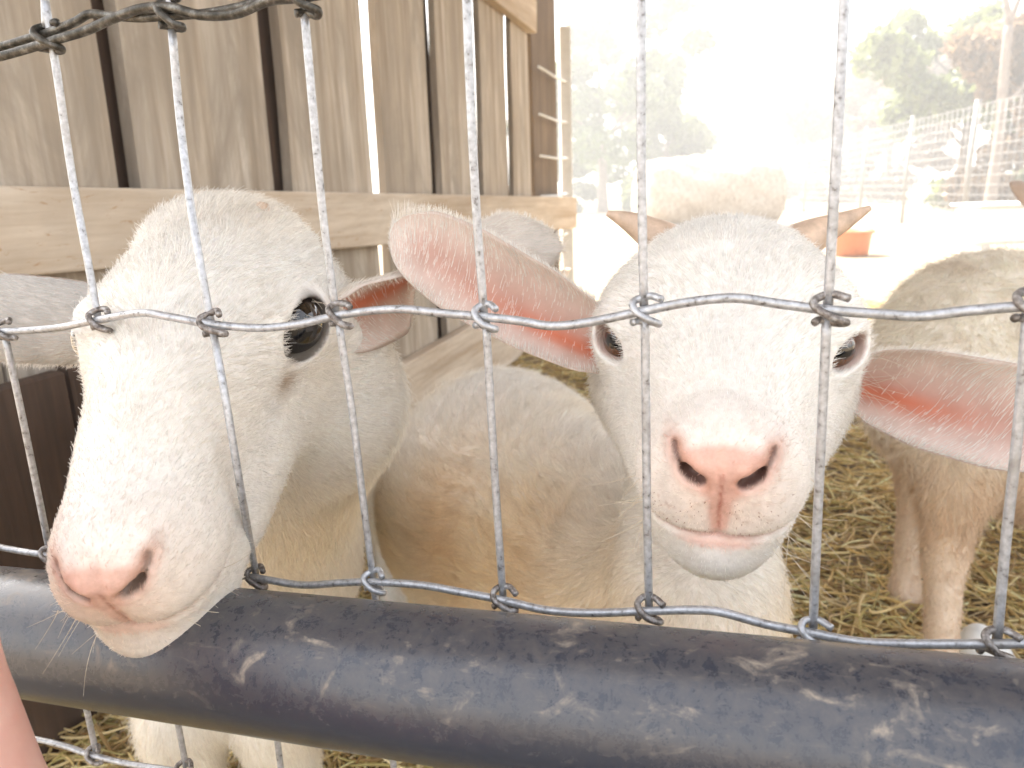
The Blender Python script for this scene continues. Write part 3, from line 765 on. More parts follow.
line_mid = [(-90, 339), (-40, 326), (4, 331), (55, 328), (98, 320, .008), (140, 313, .015), (170, 317, .017), (210, 324, .015), (258, 328, .009), (300, 324, .004), (340, 315), (395, 309), (440, 313), (484, 317), (520, 321), (552, 326), (590, 322), (643, 311), (690, 302), (735, 298), (780, 304), (828, 310), (880, 314), (920, 316), (965, 311), (1024, 306), (1100, 300)]
line_low = [(-60, 533), (-10, 545), (20, 551), (50, 556), (90, 566, -.02), (150, 572, -.03), (200, 573, -.02), (250, 577), (300, 585), (340, 583), (372, 582), (420, 585), (460, 592), (502, 600), (545, 610), (590, 613), (648, 611), (690, 610), (720, 612), (765, 624), (812, 633), (860, 642), (920, 644), (998, 644), (1060, 643), (1110, 650)]
line_bot = [(-40, 728), (0, 735), (35, 739), (65, 746), (92, 755), (130, 764), (185, 772), (240, 782), (280, 784), (340, 796), (400, 800), (520, 812)]
top_a = [(-60, 62), (0, 47), (30, 38), (50, 32), (75, 22), (90, 14), (112, 16), (140, 18), (168, 16), (200, 14), (235, 8), (270, -1), (305, -6), (350, -10)]
top_b = [(-60, 64), (-10, 58), (6, 55), (40, 45), (62, 38), (85, 31), (110, 20), (140, 9), (168, 7), (200, 15), (235, 14), (268, 1), (305, -3), (350, -12)]
wire('line_wire', line_mid); wire('line_wire', line_low); wire('line_wire', line_bot); 
wire('line_wire', top_a, RW * 1.0, -0.0012, M_SHADED); wire('line_wire', top_b, RW * 1.1, 0.0016, M_SHADED)
stays = [
 ([(4, 331), (24, 425), (50, 553)], 0),
 ([(45, 0), (58, 80), (72, 175), (88, 262, .005), (98, 318, .008)], 0), ([(100, 322, -.002), (108, 360, -.02), (120, 430, -.035), (136, 505, -.035), (150, 572, -.03)], 0),
 ([(172, 30), (180, 120), (190, 200, .006), (200, 262, .012), (211, 322, .015)], 0), ([(212, 326, .015), (225, 395, .023), (240, 485, .024), (248, 530, .012), (256, 574)], 0),
 ([(304, 8), (313, 110), (323, 215), (336, 314)], 0), ([(338, 318), (352, 410), (363, 500), (373, 578)], 0),
 ([(466, -20), (470, 90), (476, 205), (484, 315)], 0), ([(486, 320), (491, 410), (497, 510), (503, 596)], 0),
 ([(642, -30), (641, 80), (642, 200), (644, 306)], 0), ([(645, 314), (646, 410), (647, 510), (649, 606)], 0),
 ([(846, -30), (840, 90), (834, 200), (828, 306)], 0), ([(827, 314), (822, 420), (817, 530), (813, 628)], 0),
 ([(1060, -30), (1052, 90), (1044, 200), (1032, 300)], 0), ([(1028, 310), (1018, 430), (1006, 540), (997, 640)], 0),
 ([(38, -60), (44, -20), (46, 28)], 0), ([(165, -60), (168, -20), (170, 10)], 0), ([(300, -60), (302, -30), (304, 0)], 0),
 ([(52, 560), (70, 640), (84, 698), (96, 752)], 0), ([(152, 578), (166, 650), (176, 712), (186, 766)], 0),
 ([(257, 580), (268, 660), (275, 722), (283, 785)], 0), ([(374, 586), (384, 680), (391, 745), (398, 800)], 0), ([(504, 602), (512, 700), (516, 800)], 0),
]
for p_, _o in stays: wire('stay_wire', p_, RW * 0.95, -0.0024)
def knot(px, py, s=1.0, seed=0, off=0.0):
    s = s * 0.86
    """one wrap of the stay wire round the line wire, with a cut stub at each end"""
    c = fp(px, py, off); r_ = random.Random(seed); q = 0.0040 * s
    pth = [(-0.9, 1.5, -1.0), (0.1, 1.9, -1.3), (1.5, 1.5, -0.6), (1.7, 1.1, 0.4)] # stub, upper right
    loop = [(1.7, 1.15, 0.5), (0.6, 1.45, -1.1), (-0.6, 1.25, -0.9), (-1.15, 0.85, 0.3), (-0.75, 0.15, 1.15), (0.1, -0.55, 1.35), (0.95, -1.15, 1.0), (1.5, -1.45, 0.2), (0.6, -1.5, -1.0), (-0.7, -1.15, -1.0), (-1.25, -1.15, 0.2)]
    rot = r_.uniform(-0.12, 0.12); sc_x = r_.uniform(0.85, 1.1); pts = []
    for (x, y, z) in loop:
        x += r_.uniform(-.12, .12); y += r_.uniform(-.12, .12)
        x, y = x * math.cos(rot) - y * math.sin(rot), x * math.sin(rot) + y * math.cos(rot)
        pts.append(c + FH * x * q * sc_x - FV * y * q * 0.9 + FN * z * q * 0.62)
    v_, f_ = tube(smooth_path(pts, 6), RW * 0.92 * s, 10)
    return kid(mesh_obj('knot', v_, f_, M_SHADED if seed >= 40 else (M_KNOT if r_.random() < 0.6 else M_WIRE)), fence)
for i, (x, y) in enumerate([(4, 330), (99, 320), (211, 324), (339, 315), (484, 317), (644, 311), (828, 310), (1030, 306),
        (50, 555), (256, 577), (373, 582), (503, 599), (648, 610), (812, 633), (997, 644), (94, 755), (185, 771), (282, 785)]):
    knot(x, y, 1.0, i, {1: 0.008, 2: 0.015}.get(i, 0.0))
for i, (x, y) in enumerate([(47, 36), (169, 13), (305, -2)]): knot(x, y, 1.15, 40 + i)

# ------------------------------------------------------------------ black pipe on our side of the fence
pa, pb = P(-260, 595, 0.40), P(1024, 757, 0.222)
pa = P(0, 628, 0.350) + (P(0, 628, 0.350) - pb) * 0.6; pb2 = pb + (pb - P(0, 628, 0.350)) * 0.5
ax_ = pb2 - pa; Ln = np.linalg.norm(ax_); ax_ /= Ln
zz = np.array([0, 0, 1.0]); zz = zz - ax_ * zz.dot(ax_); zz /= np.linalg.norm(zz); yy = np.cross(zz, ax_)
RP = 0.0280; V, F_ = [], []; ns, nl = 96, 60
for i in range(nl + 1):
    for k in range(ns):
        a = 2 * math.pi * k / ns; V.append((-Ln / 2 + Ln * i / nl, RP * math.cos(a), RP * math.sin(a)))
for i in range(nl):
    for k in range(ns): F_.append([i * ns + k, i * ns + (k + 1) % ns, (i + 1) * ns + (k + 1) % ns, (i + 1) * ns + k][::-1])
base_i = len(V)                                # wall thickness at the cut ends
for e_ in (0, nl):
    x = -Ln / 2 + Ln * e_ / nl
    o_ = len(V)
    for k in range(ns):
        a = 2 * math.pi * k / ns; V.append((x, RP * 0.88 * math.cos(a), RP * 0.88 * math.sin(a)))
    for k in range(ns):
        q = [e_ * ns + k, e_ * ns + (k + 1) % ns, o_ + (k + 1) % ns, o_ + k]; F_.append(q if e_ == 0 else q[::-1])
i0 = base_i
for k in range(ns): F_.append([i0 + k, i0 + (k + 1) % ns, i0 + ns + (k + 1) % ns, i0 + ns + k])
pipe = mesh_obj('pipe', V, F_, M_PIPE)
pm = Matrix([[ax_[0], yy[0], zz[0], 0], [ax_[1], yy[1], zz[1], 0], [ax_[2], yy[2], zz[2], 0], [0, 0, 0, 1]])
pipe.matrix_world = Matrix.Translation(Vector((pa + pb2) / 2)) @ pm
tag(pipe, 'thick black plastic pipe with dusty scuffs along the foot of the wire fence', 'pipe')

# ------------------------------------------------------------------ goats
GR = 'goats in the pen'
# --- goat looking straight out through the mesh
F2 = np.array([-0.2563, 0.3806, -0.8885]); F2 /= np.linalg.norm(F2)
X2 = np.array([0.9655, 0.0566, -0.2542])
def cam2w(v): return R @ np.array(v, float)
def leg(top, knee, foot, r=(0.045, 0.022, 0.017)):
    return [('c', top, knee, r[0], r[1], 0.04), ('c', knee, foot, r[1], r[2], 0.02), ('c', foot, (foot[0], foot[1] - 0.012, 0.018), r[2] * 1.25, r[2] * 1.3, 0.015)]
def gp(px, py, z, h): q = P(px, py, z); return np.array([q[0], q[1], h])

def paint_mid(V, q, hm, A):
    col, L, dens, flow, pk, nos, ed, s = head_paint(V, q, hm, A, eye=(4.55, 0.95, 2.15))
    rim = ss(-ed, -1.75, -1.45); col = lerp(col, (0.62, 0.38, 0.29), rim * 0.6)
    dens = dens * (1 - rim * 0.9)
    # freckles above the lip
    wv = wob(V, 900, 4)[:, 0]; fr = (wv > 0.62) * np.exp(-((s[:, 1] + 1.6) / 0.9) ** 2) * (s[:, 2] > 11) * (np.abs(s[:, 0]) < 2.2)
    col = lerp(col, (0.45, 0.26, 0.18), fr * 0.35)
    # body: cream above, tan on the shoulder
    body = 1 - hm
    nz = wob(V, 14)[:, 0]; bc = lerp(np.tile(WHITE, (len(V), 1)), CREAM, np.clip(0.35 + nz * 0.3 - 2.5 * (V[:, 2] - 0.40), 0, 1))
    t = np.exp(-(np.linalg.norm((V - P(500, 520, 0.70)) / [0.12, 0.2, 0.085], axis=1)) ** 2) * (0.8 + 0.45 * wob(V, 30, 3)[:, 0])
    bc = lerp(bc, (0.76, 0.51, 0.22), np.clip(t, 0, 1) * 0.55)
    neck = ss(-np.linalg.norm(V - P(705, 600, 0.44), axis=1), -0.13, -0.06); bc = lerp(bc, (0.76, 0.66, 0.52), neck * 0.6)
    col = lerp(col, bc.T[0:3].T if False else (0, 0, 0), np.zeros(len(V)))
    col = col * hm[:, None] + bc * body[:, None]
    L = L * hm + (0.017 - 0.007 * neck) * body; dens = dens * hm + 0.6 * body
    bf = np.array([0.0, 0.75, -0.35]) + np.cross(V - P(560, 520, 0.62), [0, -1, 0.3]) * 2.2
    bf = bf + np.array([0.1, 0, -0.9]) * neck[:, None] * 2
    flow = flow * hm[:, None] + bf * body[:, None]
    return col, L, dens, flow
O2 = R @ np.array([0.1128, -0.0208, 0.3952]) + np.array([0, 0, H])
ch = P(700, 640, 0.50); ru = P(515, 505, 0.83)
prims2 = [
 ('c', O2 + cam2w([0, 0.02, 0.055]), P(695, 610, 0.475), 0.042, 0.044, 0.05),
 ('c', P(695, 610, 0.475), P(640, 640, 0.58), 0.044, 0.068, 0.05),
 ('c', P(625, 600, 0.62), P(505, 505, 0.84), 0.105, 0.128, 0.07),
 ('c', P(505, 505, 0.84), P(470, 470, 1.05), 0.128, 0.105, 0.06),
 ('c', P(610, 510, 0.66), P(500, 452, 0.80), 0.050, 0.072, 0.06),
] + leg(gp(700, 640, 0.57, 0.30), gp(700, 640, 0.58, 0.16), gp(700, 640, 0.57, 0.035)) + leg(gp(620, 640, 0.60, 0.30), gp(612, 640, 0.61, 0.16), gp(610, 640, 0.60, 0.035)) \
  + leg(gp(420, 480, 1.02, 0.34), gp(415, 480, 1.09, 0.18), gp(415, 480, 1.05, 0.035), (0.06, 0.025, 0.018)) + leg(gp(540, 480, 1.02, 0.34), gp(545, 480, 1.09, 0.18), gp(545, 480, 1.05, 0.035), (0.06, 0.025, 0.018))
def whisk_mid(wor, A):
    out = []
    for i in range(34):
        sx_ = rng.choice([-1, 1]); q0 = np.array([sx_ * rng.uniform(1.6, 3.0), rng.uniform(-4.2, -1.0), rng.uniform(10, 12.5)])
        dr_ = A @ np.array([sx_ * 0.9, -0.3, 0.3]) + rng.normal(size=3) * 0.35; out.append((wor(q0), dr_ / np.linalg.norm(dr_), rng.uniform(0.012, 0.03)))
    for i in range(26):                        # long hairs at the root of its left ear
        q0 = np.array([6.2, rng.uniform(-2.6, 0.2), rng.uniform(-3.0, -1.0)])
        dr_ = A @ np.array([1.0, rng.uniform(-0.5, 0.4), 0.35]); out.append((wor(q0), dr_ / np.linalg.norm(dr_), rng.uniform(0.02, 0.045)))
    return out
n_cam = cam2w([0, 0, -1])
mid = dict(label='white goat facing straight out through the wire, small horns and pink nose', group=GR,
    scale=1.056, O=O2, chin=0.15, F=cam2w(F2), X=cam2w(X2), eye=(4.55, 0.95, 2.15), er=1.25, eu=1.3, ev=0.72, fw=1.04, eout=(0.54, 0.10, 0.84),
    prims=prims2, box=(np.array([-0.5, 0.3, -0.02]), np.array([0.35, 1.25, 0.75])), hr=0.0016, paint=paint_mid, nfur=300000,
    iris=(0.17, 0.065, 0.02), dots=120, whiskers=whisk_mid,
    ears=[dict(ctrl=[P(640, 358, 0.405), P(588, 336, 0.405), P(535, 308, 0.405), P(468, 272, 0.40), P(420, 243, 0.40), P(394, 224, 0.40)],
               w=[0.014, 0.024, 0.0275, 0.027, 0.023, 0.015], N=[cam2w([0.1, 0.35, -1]), cam2w([0, 0.10, -1])], cup=[1.5, 1.15, 0.9, 0.6, 0.45], mid=-0.1, hv=-0.2, fdir=1.0, n=22000),
          dict(ctrl=[P(826, 378, 0.405), P(872, 383, 0.40), P(930, 398, 0.385), P(1000, 415, 0.37), P(1070, 432, 0.36), P(1130, 452, 0.355)],
               w=[0.014, 0.025, 0.030, 0.030, 0.025, 0.016], N=[cam2w([-0.1, 0.25, -1]), cam2w([0, 0.10, -1])], cup=[1.5, 1.15, 0.9, 0.6, 0.45], mid=0.1, hv=0.1, fdir=-1.0, n=22000)],
    horns=[dict(p=[P(676, 250, 0.435), P(655, 236, 0.438), P(630, 222, 0.44), P(607, 213, 0.44)], r=[0.0145, 0.0105, 0.0062, 0.0016]),
           dict(p=[P(790, 250, 0.435), P(812, 236, 0.438), P(842, 222, 0.44), P(870, 208, 0.44)], r=[0.0145, 0.0105, 0.0062, 0.0016])])
build_goat(mid)

# --- goat on the left, muzzle through the mesh
F1 = np.array([0.085, 0.585, -0.808]); X1 = np.array([0.997, -0.036, 0.0])
def paint_left(V, q, hm, A):
    col, L, dens, flow, pk, nos, ed, s = head_paint(V, q, hm, A, muz=1.3, eye=(4.75, 1.5, 1.2))
    rim = ss(-ed, -2.20, -2.06); col = lerp(col, (0.03, 0.022, 0.02), rim * 0.95); dens = dens * (1 - ss(-ed, -2.34, -2.16) * 0.97)
    tear = np.exp(-np.maximum(rc(s, (4.7, 1.0, 2.9), (4.5, 0.2, 3.8), 0.2, 0.35), 0) / 0.3) * (s[:, 0] > 0)
    col = lerp(col, (0.35, 0.25, 0.17), np.clip(tear, 0, 1) * 0.9)
    nz = wob(V, 25)[:, 0]; col = lerp(col, (0.70, 0.60, 0.46), np.clip(0.15 + 0.25 * nz, 0, 1))
    body = 1 - hm; bc = np.tile(WHITE, (len(V), 1)); bc = lerp(bc, CREAM, np.clip(0.3 + 0.4 * wob(V, 12)[:, 0], 0, 1) * 0.6)
    col = col * hm[:, None] + bc * body[:, None]
    L = L * hm + 0.016 * body; dens = dens * hm + 0.5 * body
    flow = flow * hm[:, None] + np.array([0.1, 0.3, -1.0]) * body[:, None]
    return col, L, dens, flow
E1 = P(309, 322, 0.352)
F1n = F1 / np.linalg.norm(F1); X1n = X1 - F1n * X1.dot(F1n); X1n /= np.linalg.norm(X1n); Y1n = np.cross(F1n, X1n)
eyeL = np.array([4.75, 1.5, 1.2])
O1 = R @ np.array([-0.1580, -0.0250, 0.3940]) + np.array([0, 0, H])
def whisk_left(wor, A):
    out = []
    for i in range(46):
        sx_ = rng.choice([-1, 1]); q0 = np.array([sx_ * rng.uniform(0.8, 2.9), rng.uniform(-4.8, -1.6), rng.uniform(9.5, 12.8)])
        dr_ = A @ np.array([sx_ * 0.8, -0.7, 0.4]) + rng.normal(size=3) * 0.35; out.append((wor(q0), dr_ / np.linalg.norm(dr_), rng.uniform(0.008, 0.024)))
    for i in range(7):                         # lashes over the eye
        t = rng.uniform(-1, 1); q0 = eyeL + np.array([1.1, 1.15 - 0.3 * t * t, 1.2 * t])
        dr_ = A @ np.array([0.8, 0.15, 0.55 + 0.2 * t]); out.append((wor(q0), dr_ / np.linalg.norm(dr_), rng.uniform(0.006, 0.012)))
    return out
prims1 = [
 ('c', O1 + cam2w([0.02, 0.0, 0.045]), P(312, 400, 0.48), 0.050, 0.047, 0.05),
 ('c', P(312, 400, 0.48), P(265, 560, 0.60), 0.047, 0.060, 0.05),
 ('c', P(255, 560, 0.63), P(275, 400, 1.0), 0.072, 0.108, 0.07),
 ('c', P(275, 400, 1.0), P(285, 370, 1.22), 0.108, 0.095, 0.06),
] + leg(gp(183, 740, 0.62, 0.27), gp(187, 740, 0.63, 0.15), gp(190, 740, 0.62, 0.035), (0.034, 0.019, 0.016)) + leg(gp(280, 740, 0.62, 0.27), gp(286, 740, 0.63, 0.15), gp(286, 740, 0.62, 0.035), (0.034, 0.019, 0.016)) \
  + leg(gp(215, 500, 1.18, 0.36), gp(210, 500, 1.24, 0.19), gp(210, 500, 1.2, 0.035), (0.055, 0.024, 0.018)) + leg(gp(372, 500, 1.15, 0.36), gp(384, 500, 1.15, 0.19), gp(386, 500, 1.12, 0.035), (0.055, 0.024, 0.018))
left = dict(label='white goat on the left resting its pink nose on the black pipe', group=GR,
    scale=0.940, zs=1.32, chin=0.80, cwid=3.05, lipy=0.35, lipr=2.05, me=2.85, jd=0.9, poll=((0.6, 2.6, -5.2), (4.3, 3.4, 3.4)), jw=2.5, O=O1, F=cam2w(F1), X=cam2w(X1), eye=tuple(eyeL), er=1.80, eu=1.65, ev=1.36, fw=0.90, eout=(0.74, 0.15, 0.66),
    prims=prims1, box=(np.array([-0.6, 0.25, -0.02]), np.array([0.05, 1.45, 0.75])), hr=0.0016, paint=paint_left, nfur=300000,
    iris=(0.012, 0.008, 0.006), whiskers=whisk_left,
    ears=[dict(ctrl=[P(300, 322, 0.39), P(345, 310, 0.41), P(400, 284, 0.435), P(455, 252, 0.455), P(510, 244, 0.465), P(562, 249, 0.47)],
               w=[0.012, 0.027, 0.037, 0.041, 0.040, 0.027], N=[cam2w([0.0, 0.5, -0.85]), cam2w([0.0, 0.6, -0.8]), cam2w([0.0, 0.75, -0.45]), cam2w([0, 0.75, 0.5]), cam2w([0, 0.4, 0.9]), cam2w([0, 0.3, 0.95])], mot=0.12, ol=0.007, cup=[1.3, 1.1, 0.9, 0.7, 0.5], out=(0.74, 0.68, 0.60), mid=0, n=14000),
          dict(ctrl=[P(150, 325, 0.42), P(100, 325, 0.43), P(50, 324, 0.435), P(0, 320, 0.44), P(-40, 318, 0.445), P(-70, 318, 0.45)],
               w=[0.016, 0.027, 0.031, 0.031, 0.027, 0.016], N=[cam2w([0.1, -0.25, 0.95]), cam2w([0, -0.1, 0.95])], mot=0.14, ol=0.008, cup=[1.3, 1.1, 0.9, 0.6, 0.5], out=(0.64, 0.61, 0.57), mid=0, n=20000)],
    horns=[dict(l=[(2.6, 4.0, -4.2), (2.8, 5.0, -4.8), (3.0, 5.7, -5.2)], r=[0.009, 0.007, 0.0025])])
build_goat(left)

# --- woolly cream goat standing behind on the right, rump towards us
def paint_far(V, q, hm, A):
    n_ = len(V); a = wob(V, 22)[:, 0]; b2 = wob(V, 70, 2)[:, 0]
    hgt = V[:, 2]
    col = lerp(np.tile([0.70, 0.53, 0.36], (n_, 1)), (0.88, 0.82, 0.71), ss(hgt, 0.24, 0.44))
    col = lerp(col, (0.50, 0.36, 0.23), np.clip(a * 0.5 + b2 * 0.6, 0, 1) * 0.34)
    legm = 1 - ss(hgt, 0.16, 0.30); col = lerp(col, (0.76, 0.62, 0.49), legm * 0.7)
    L = 0.020 - 0.013 * legm; dens = np.ones(n_)
    flow = np.array([-0.1, -0.1, -1.0]) + wob(V, 55, 1) * 0.7
    return col, L, dens, flow
zf = 0.98
C0, C1 = P(985, 358, 1.02), P(1290, 375, 1.12)
prims3 = [
 ('c', C0, C1, 0.142, 0.140, 0.06), ('c', P(1025, 455, 1.0), P(1130, 480, 1.02), 0.085, 0.10, 0.06), ('c', P(945, 400, 0.99), P(1010, 420, 1.05), 0.098, 0.115, 0.05),
 ('c', C1, P(1330, 230, 1.15), 0.095, 0.06, 0.06), ('c', P(960, 330, 1.05), P(938, 320, 1.07), 0.05, 0.02, 0.03),
] + leg(gp(955, 460, 0.97, 0.36), gp(944, 560, 0.97, 0.20), gp(946, 640, 0.94, 0.035), (0.062, 0.025, 0.020)) \
  + leg(gp(910, 450, 1.16, 0.36), gp(912, 520, 1.20, 0.20), gp(908, 560, 1.18, 0.035), (0.055, 0.024, 0.019)) \
  + leg(gp(1280, 460, 1.0, 0.36), gp(1280, 560, 1.0, 0.18), gp(1280, 640, 0.98, 0.035), (0.05, 0.024, 0.02)) + leg(gp(1250, 460, 1.2, 0.36), gp(1250, 560, 1.22, 0.18), gp(1250, 640, 1.2, 0.035), (0.05, 0.024, 0.02))
far = dict(label='woolly cream and tan goat standing behind on the right, cut off by the frame', group=GR,
    scale=0.95, O=P(1150, 215, 1.12), F=cam2w([0.75, 0.45, 0.5]), X=cam2w([0.5, 0.0, -0.85]), eye=(5.0, 1.3, 0.8), er=1.3, fw=1.0,
    prims=prims3, box=(np.array([0.35, 0.7, -0.02]), np.array([1.5, 1.7, 0.95])), hr=0.0045, paint=paint_far, nfur=110000, frad=0.0004, lift=0.5, freq=45, messy=0.35,
    iris=(0.3, 0.15, 0.05),
    ears=[dict(ctrl=[P(1110, 205, 1.10), P(1060, 198, 1.09), P(1030, 192, 1.08), P(1010, 186, 1.075)], w=[0.015, 0.032, 0.036, 0.02], N=[cam2w([0, 0.5, 0.8]), cam2w([0, 0.5, 0.8])], cup=[1.0, 0.6, 0.4], out=(0.55, 0.42, 0.31), n=4000)])
build_goat(far)

# ------------------------------------------------------------------ arm at the lower left corner
M_HUMAN, n, b = mat('human_skin')
f = noise(n, coords(n), 40, 5); n.links.new(ramp(n, [(0.35, (0.72, 0.40, 0.32)), (0.65, (0.80, 0.50, 0.41))], f), b.inputs['Base Color'])
b.inputs['Roughness'].default_value = 0.5; b.inputs['Subsurface Weight'].default_value = 0.3; b.inputs['Subsurface Scale'].default_value = 0.01
b.inputs['Subsurface Radius'].default_value = (1, 0.3, 0.2)
bump(n, b, noise(n, coords(n), 700, 3), 0.15, 0.0004)
wr_, el2 = P(-112, 600, 0.235), P(-36, 960, 0.215)
hd = P(-185, 500, 0.245)
def arm_sdf(p):
    d = rc(p, el2, wr_, 0.034, 0.0225); d = smin(d, rc(p, wr_, hd, 0.021, 0.024), 0.02)
    dirn = (hd - wr_) / np.linalg.norm(hd - wr_); side = np.cross(dirn, [0, 0, 1.0]); side /= np.linalg.norm(side)
    for i, l_ in enumerate((0.058, 0.066, 0.062, 0.048)):
        b0 = hd + side * (0.019 - 0.0125 * i); k1 = b0 + dirn * l_ * 0.55 + np.array([0, 0, 0.004]); k2 = k1 + dirn * l_ * 0.42 + np.array([0, 0, -0.016])
        d = smin(d, rc(p, b0, k1, 0.0088, 0.0078), 0.006); d = smin(d, rc(p, k1, k2, 0.0078, 0.0062), 0.004)
    t0 = wr_ + side * 0.018 + dirn * 0.012; t1 = t0 + side * 0.022 + dirn * 0.028; t2 = t1 + dirn * 0.026 + side * 0.004
    d = smin(d, rc(p, t0, t1, 0.012, 0.0095), 0.010); d = smin(d, rc(p, t1, t2, 0.0095, 0.007), 0.004)
    up_ = el2 + (el2 - wr_) * 0.7 + np.array([0, -0.03, 0]); d = smin(d, rc(p, el2, up_, 0.034, 0.042), 0.02)
    return d
pts_ = np.array([el2 + (el2 - wr_) * 0.7 + [0, -0.03, 0], wr_, hd, hd + (hd - wr_) * 2.4])
lo_, hi_ = pts_.min(0) - 0.08, pts_.max(0) + 0.08
V, Q = nets(arm_sdf, *[np.arange(lo_[i], hi_[i], 0.0032) for i in range(3)])
arm = mesh_obj('person', V, Q, M_HUMAN)
tag(arm, 'bare pink forearm of a person in the lower left corner', 'person')

# ------------------------------------------------------------------ beyond the pen
# far wire fence
fa, fb = ground(745, 186 + 19), None
def at_depth(px, dist): 
    r = R @ np.array([(px - 512) / FPX, -0.25, 1.0]); r[2] = 0; r /= np.linalg.norm(r); return np.array([0, 0, 0.0]) + r * dist
A0, A1 = at_depth(735, 30.0), at_depth(1060, 9.6)
ff = thing('mesh_fence', 'pale wire mesh fence with posts crossing the sunny yard behind', 'fence', tuple(A1))
dv = (A1 - A0); Lf = np.linalg.norm(dv); dv /= Lf; nf_ = np.array([-dv[1], dv[0], 0])
npst = 10
M_FPOST = plain('pale_fence_post', (0.26, 0.25, 0.23), 0.7, 0, 0.15)
M_FW = plain('dull_wire', (0.35, 0.34, 0.32), 0.6, 0.3)
for i in range(npst + 1):
    t = (i / npst) ** 1.0 * Lf; c = A0 + dv * t
    V, F_ = tube(np.array([c, c + [0, 0, 0.8], c + [0.02, 0, 1.62]]), 0.036 if i % 2 else 0.028, 10); kid(mesh_obj('post', V, F_, M_FPOST), ff)
parts = []
for h in np.arange(0.1, 1.55, 0.12):
    a = A0 + [0, 0, h]; b_ = A1 + dv * 2 + [0, 0, h]; parts.append(tube(np.array([a, (a + b_) / 2, b_]), 0.004, 4))
for t in np.arange(0, Lf + 2, 0.16):
    c = A0 + dv * t; parts.append(tube(np.array([c + [0, 0, 0.08], c + [0, 0, 0.8], c + [0, 0, 1.53]]), 0.0035, 4))
V, F_ = merge(parts); kid(mesh_obj('wire_mesh', V, F_, M_FW), ff)

# leafy things
def leaf_mat(name, c, spread=0.35):
    m, n, b = mat(name); g = n.nodes.new('ShaderNodeNewGeometry')
    r_ = ramp(n, [(0.0, tuple(x * (1 - spread) for x in c)), (0.6, c), (1.0, tuple(min(1, x * (1 + spread)) for x in c))], g.outputs['Random Per Island'])
    n.links.new(r_, b.inputs['Base Color']); b.inputs['Roughness'].default_value = 0.6
    t = n.nodes.new('ShaderNodeBsdfTranslucent'); mx = n.nodes.new('ShaderNodeMixShader'); mx.inputs[0].default_value = 0.45
    n.links.new(r_, t.inputs[0]); n.links.new(b.outputs[0], mx.inputs[1]); n.links.new(t.outputs[0], mx.inputs[2]); n.links.new(mx.outputs[0], n.nodes['Material Output'].inputs[0])
    return m
LM = {'green': leaf_mat('green_leaves', (0.12, 0.16, 0.055)), 'lime': leaf_mat('lime_leaves', (0.16, 0.19, 0.06)), 'autumn': leaf_mat('autumn_leaves', (0.26, 0.17, 0.09)), 'dark': leaf_mat('dark_leaves', (0.06, 0.09, 0.04))}
M_BARK = plain('bark', (0.20, 0.16, 0.13), 0.9, 0, 0.3, 8)
def branches(root, h, r0, spread, rs, n1=6, bare=False):
    parts, tips = [], []
    top = np.array([rs.uniform(-.3, .3), rs.uniform(-.3, .3), h])
    tr = smooth_path([(0, 0, 0), (rs.uniform(-.1, .1), 0, h * 0.35), top * [0.6, 0.6, 0.7], top], 4)
    parts.append(tube(tr, np.linspace(r0, r0 * 0.18, len(tr)), 9))
    for i in range(n1):
        t = rs.uniform(0.30, 0.92); st_ = tr[int(t * (len(tr) - 1))]; a = rs.uniform(0, 6.28); l_ = spread * rs.uniform(0.5, 1.0) * (1.15 - 0.5 * t)
        e_ = st_ + np.array([math.cos(a) * l_, math.sin(a) * l_, l_ * rs.uniform(0.5, 1.1)])
        bp = smooth_path([st_, (st_ + e_) / 2 + [0, 0, -0.08 * l_], e_], 4); parts.append(tube(bp, np.linspace(r0 * 0.35, r0 * 0.07, len(bp)), 6)); tips.append(e_)
        for j in range(3 if bare else 2):
            m_ = bp[rs.randint(3, len(bp) - 1)]; a2 = a + rs.uniform(-1, 1); l2 = l_ * rs.uniform(0.3, 0.6)
            e2 = m_ + np.array([math.cos(a2) * l2, math.sin(a2) * l2, l2 * rs.uniform(0.6, 1.3)]); parts.append(tube(np.array([m_, (m_ + e2) / 2 + [0, 0, .03], e2]), [r0 * .12, r0 * .08, r0 * .03], 5)); tips.append(e2)
    return parts, tips
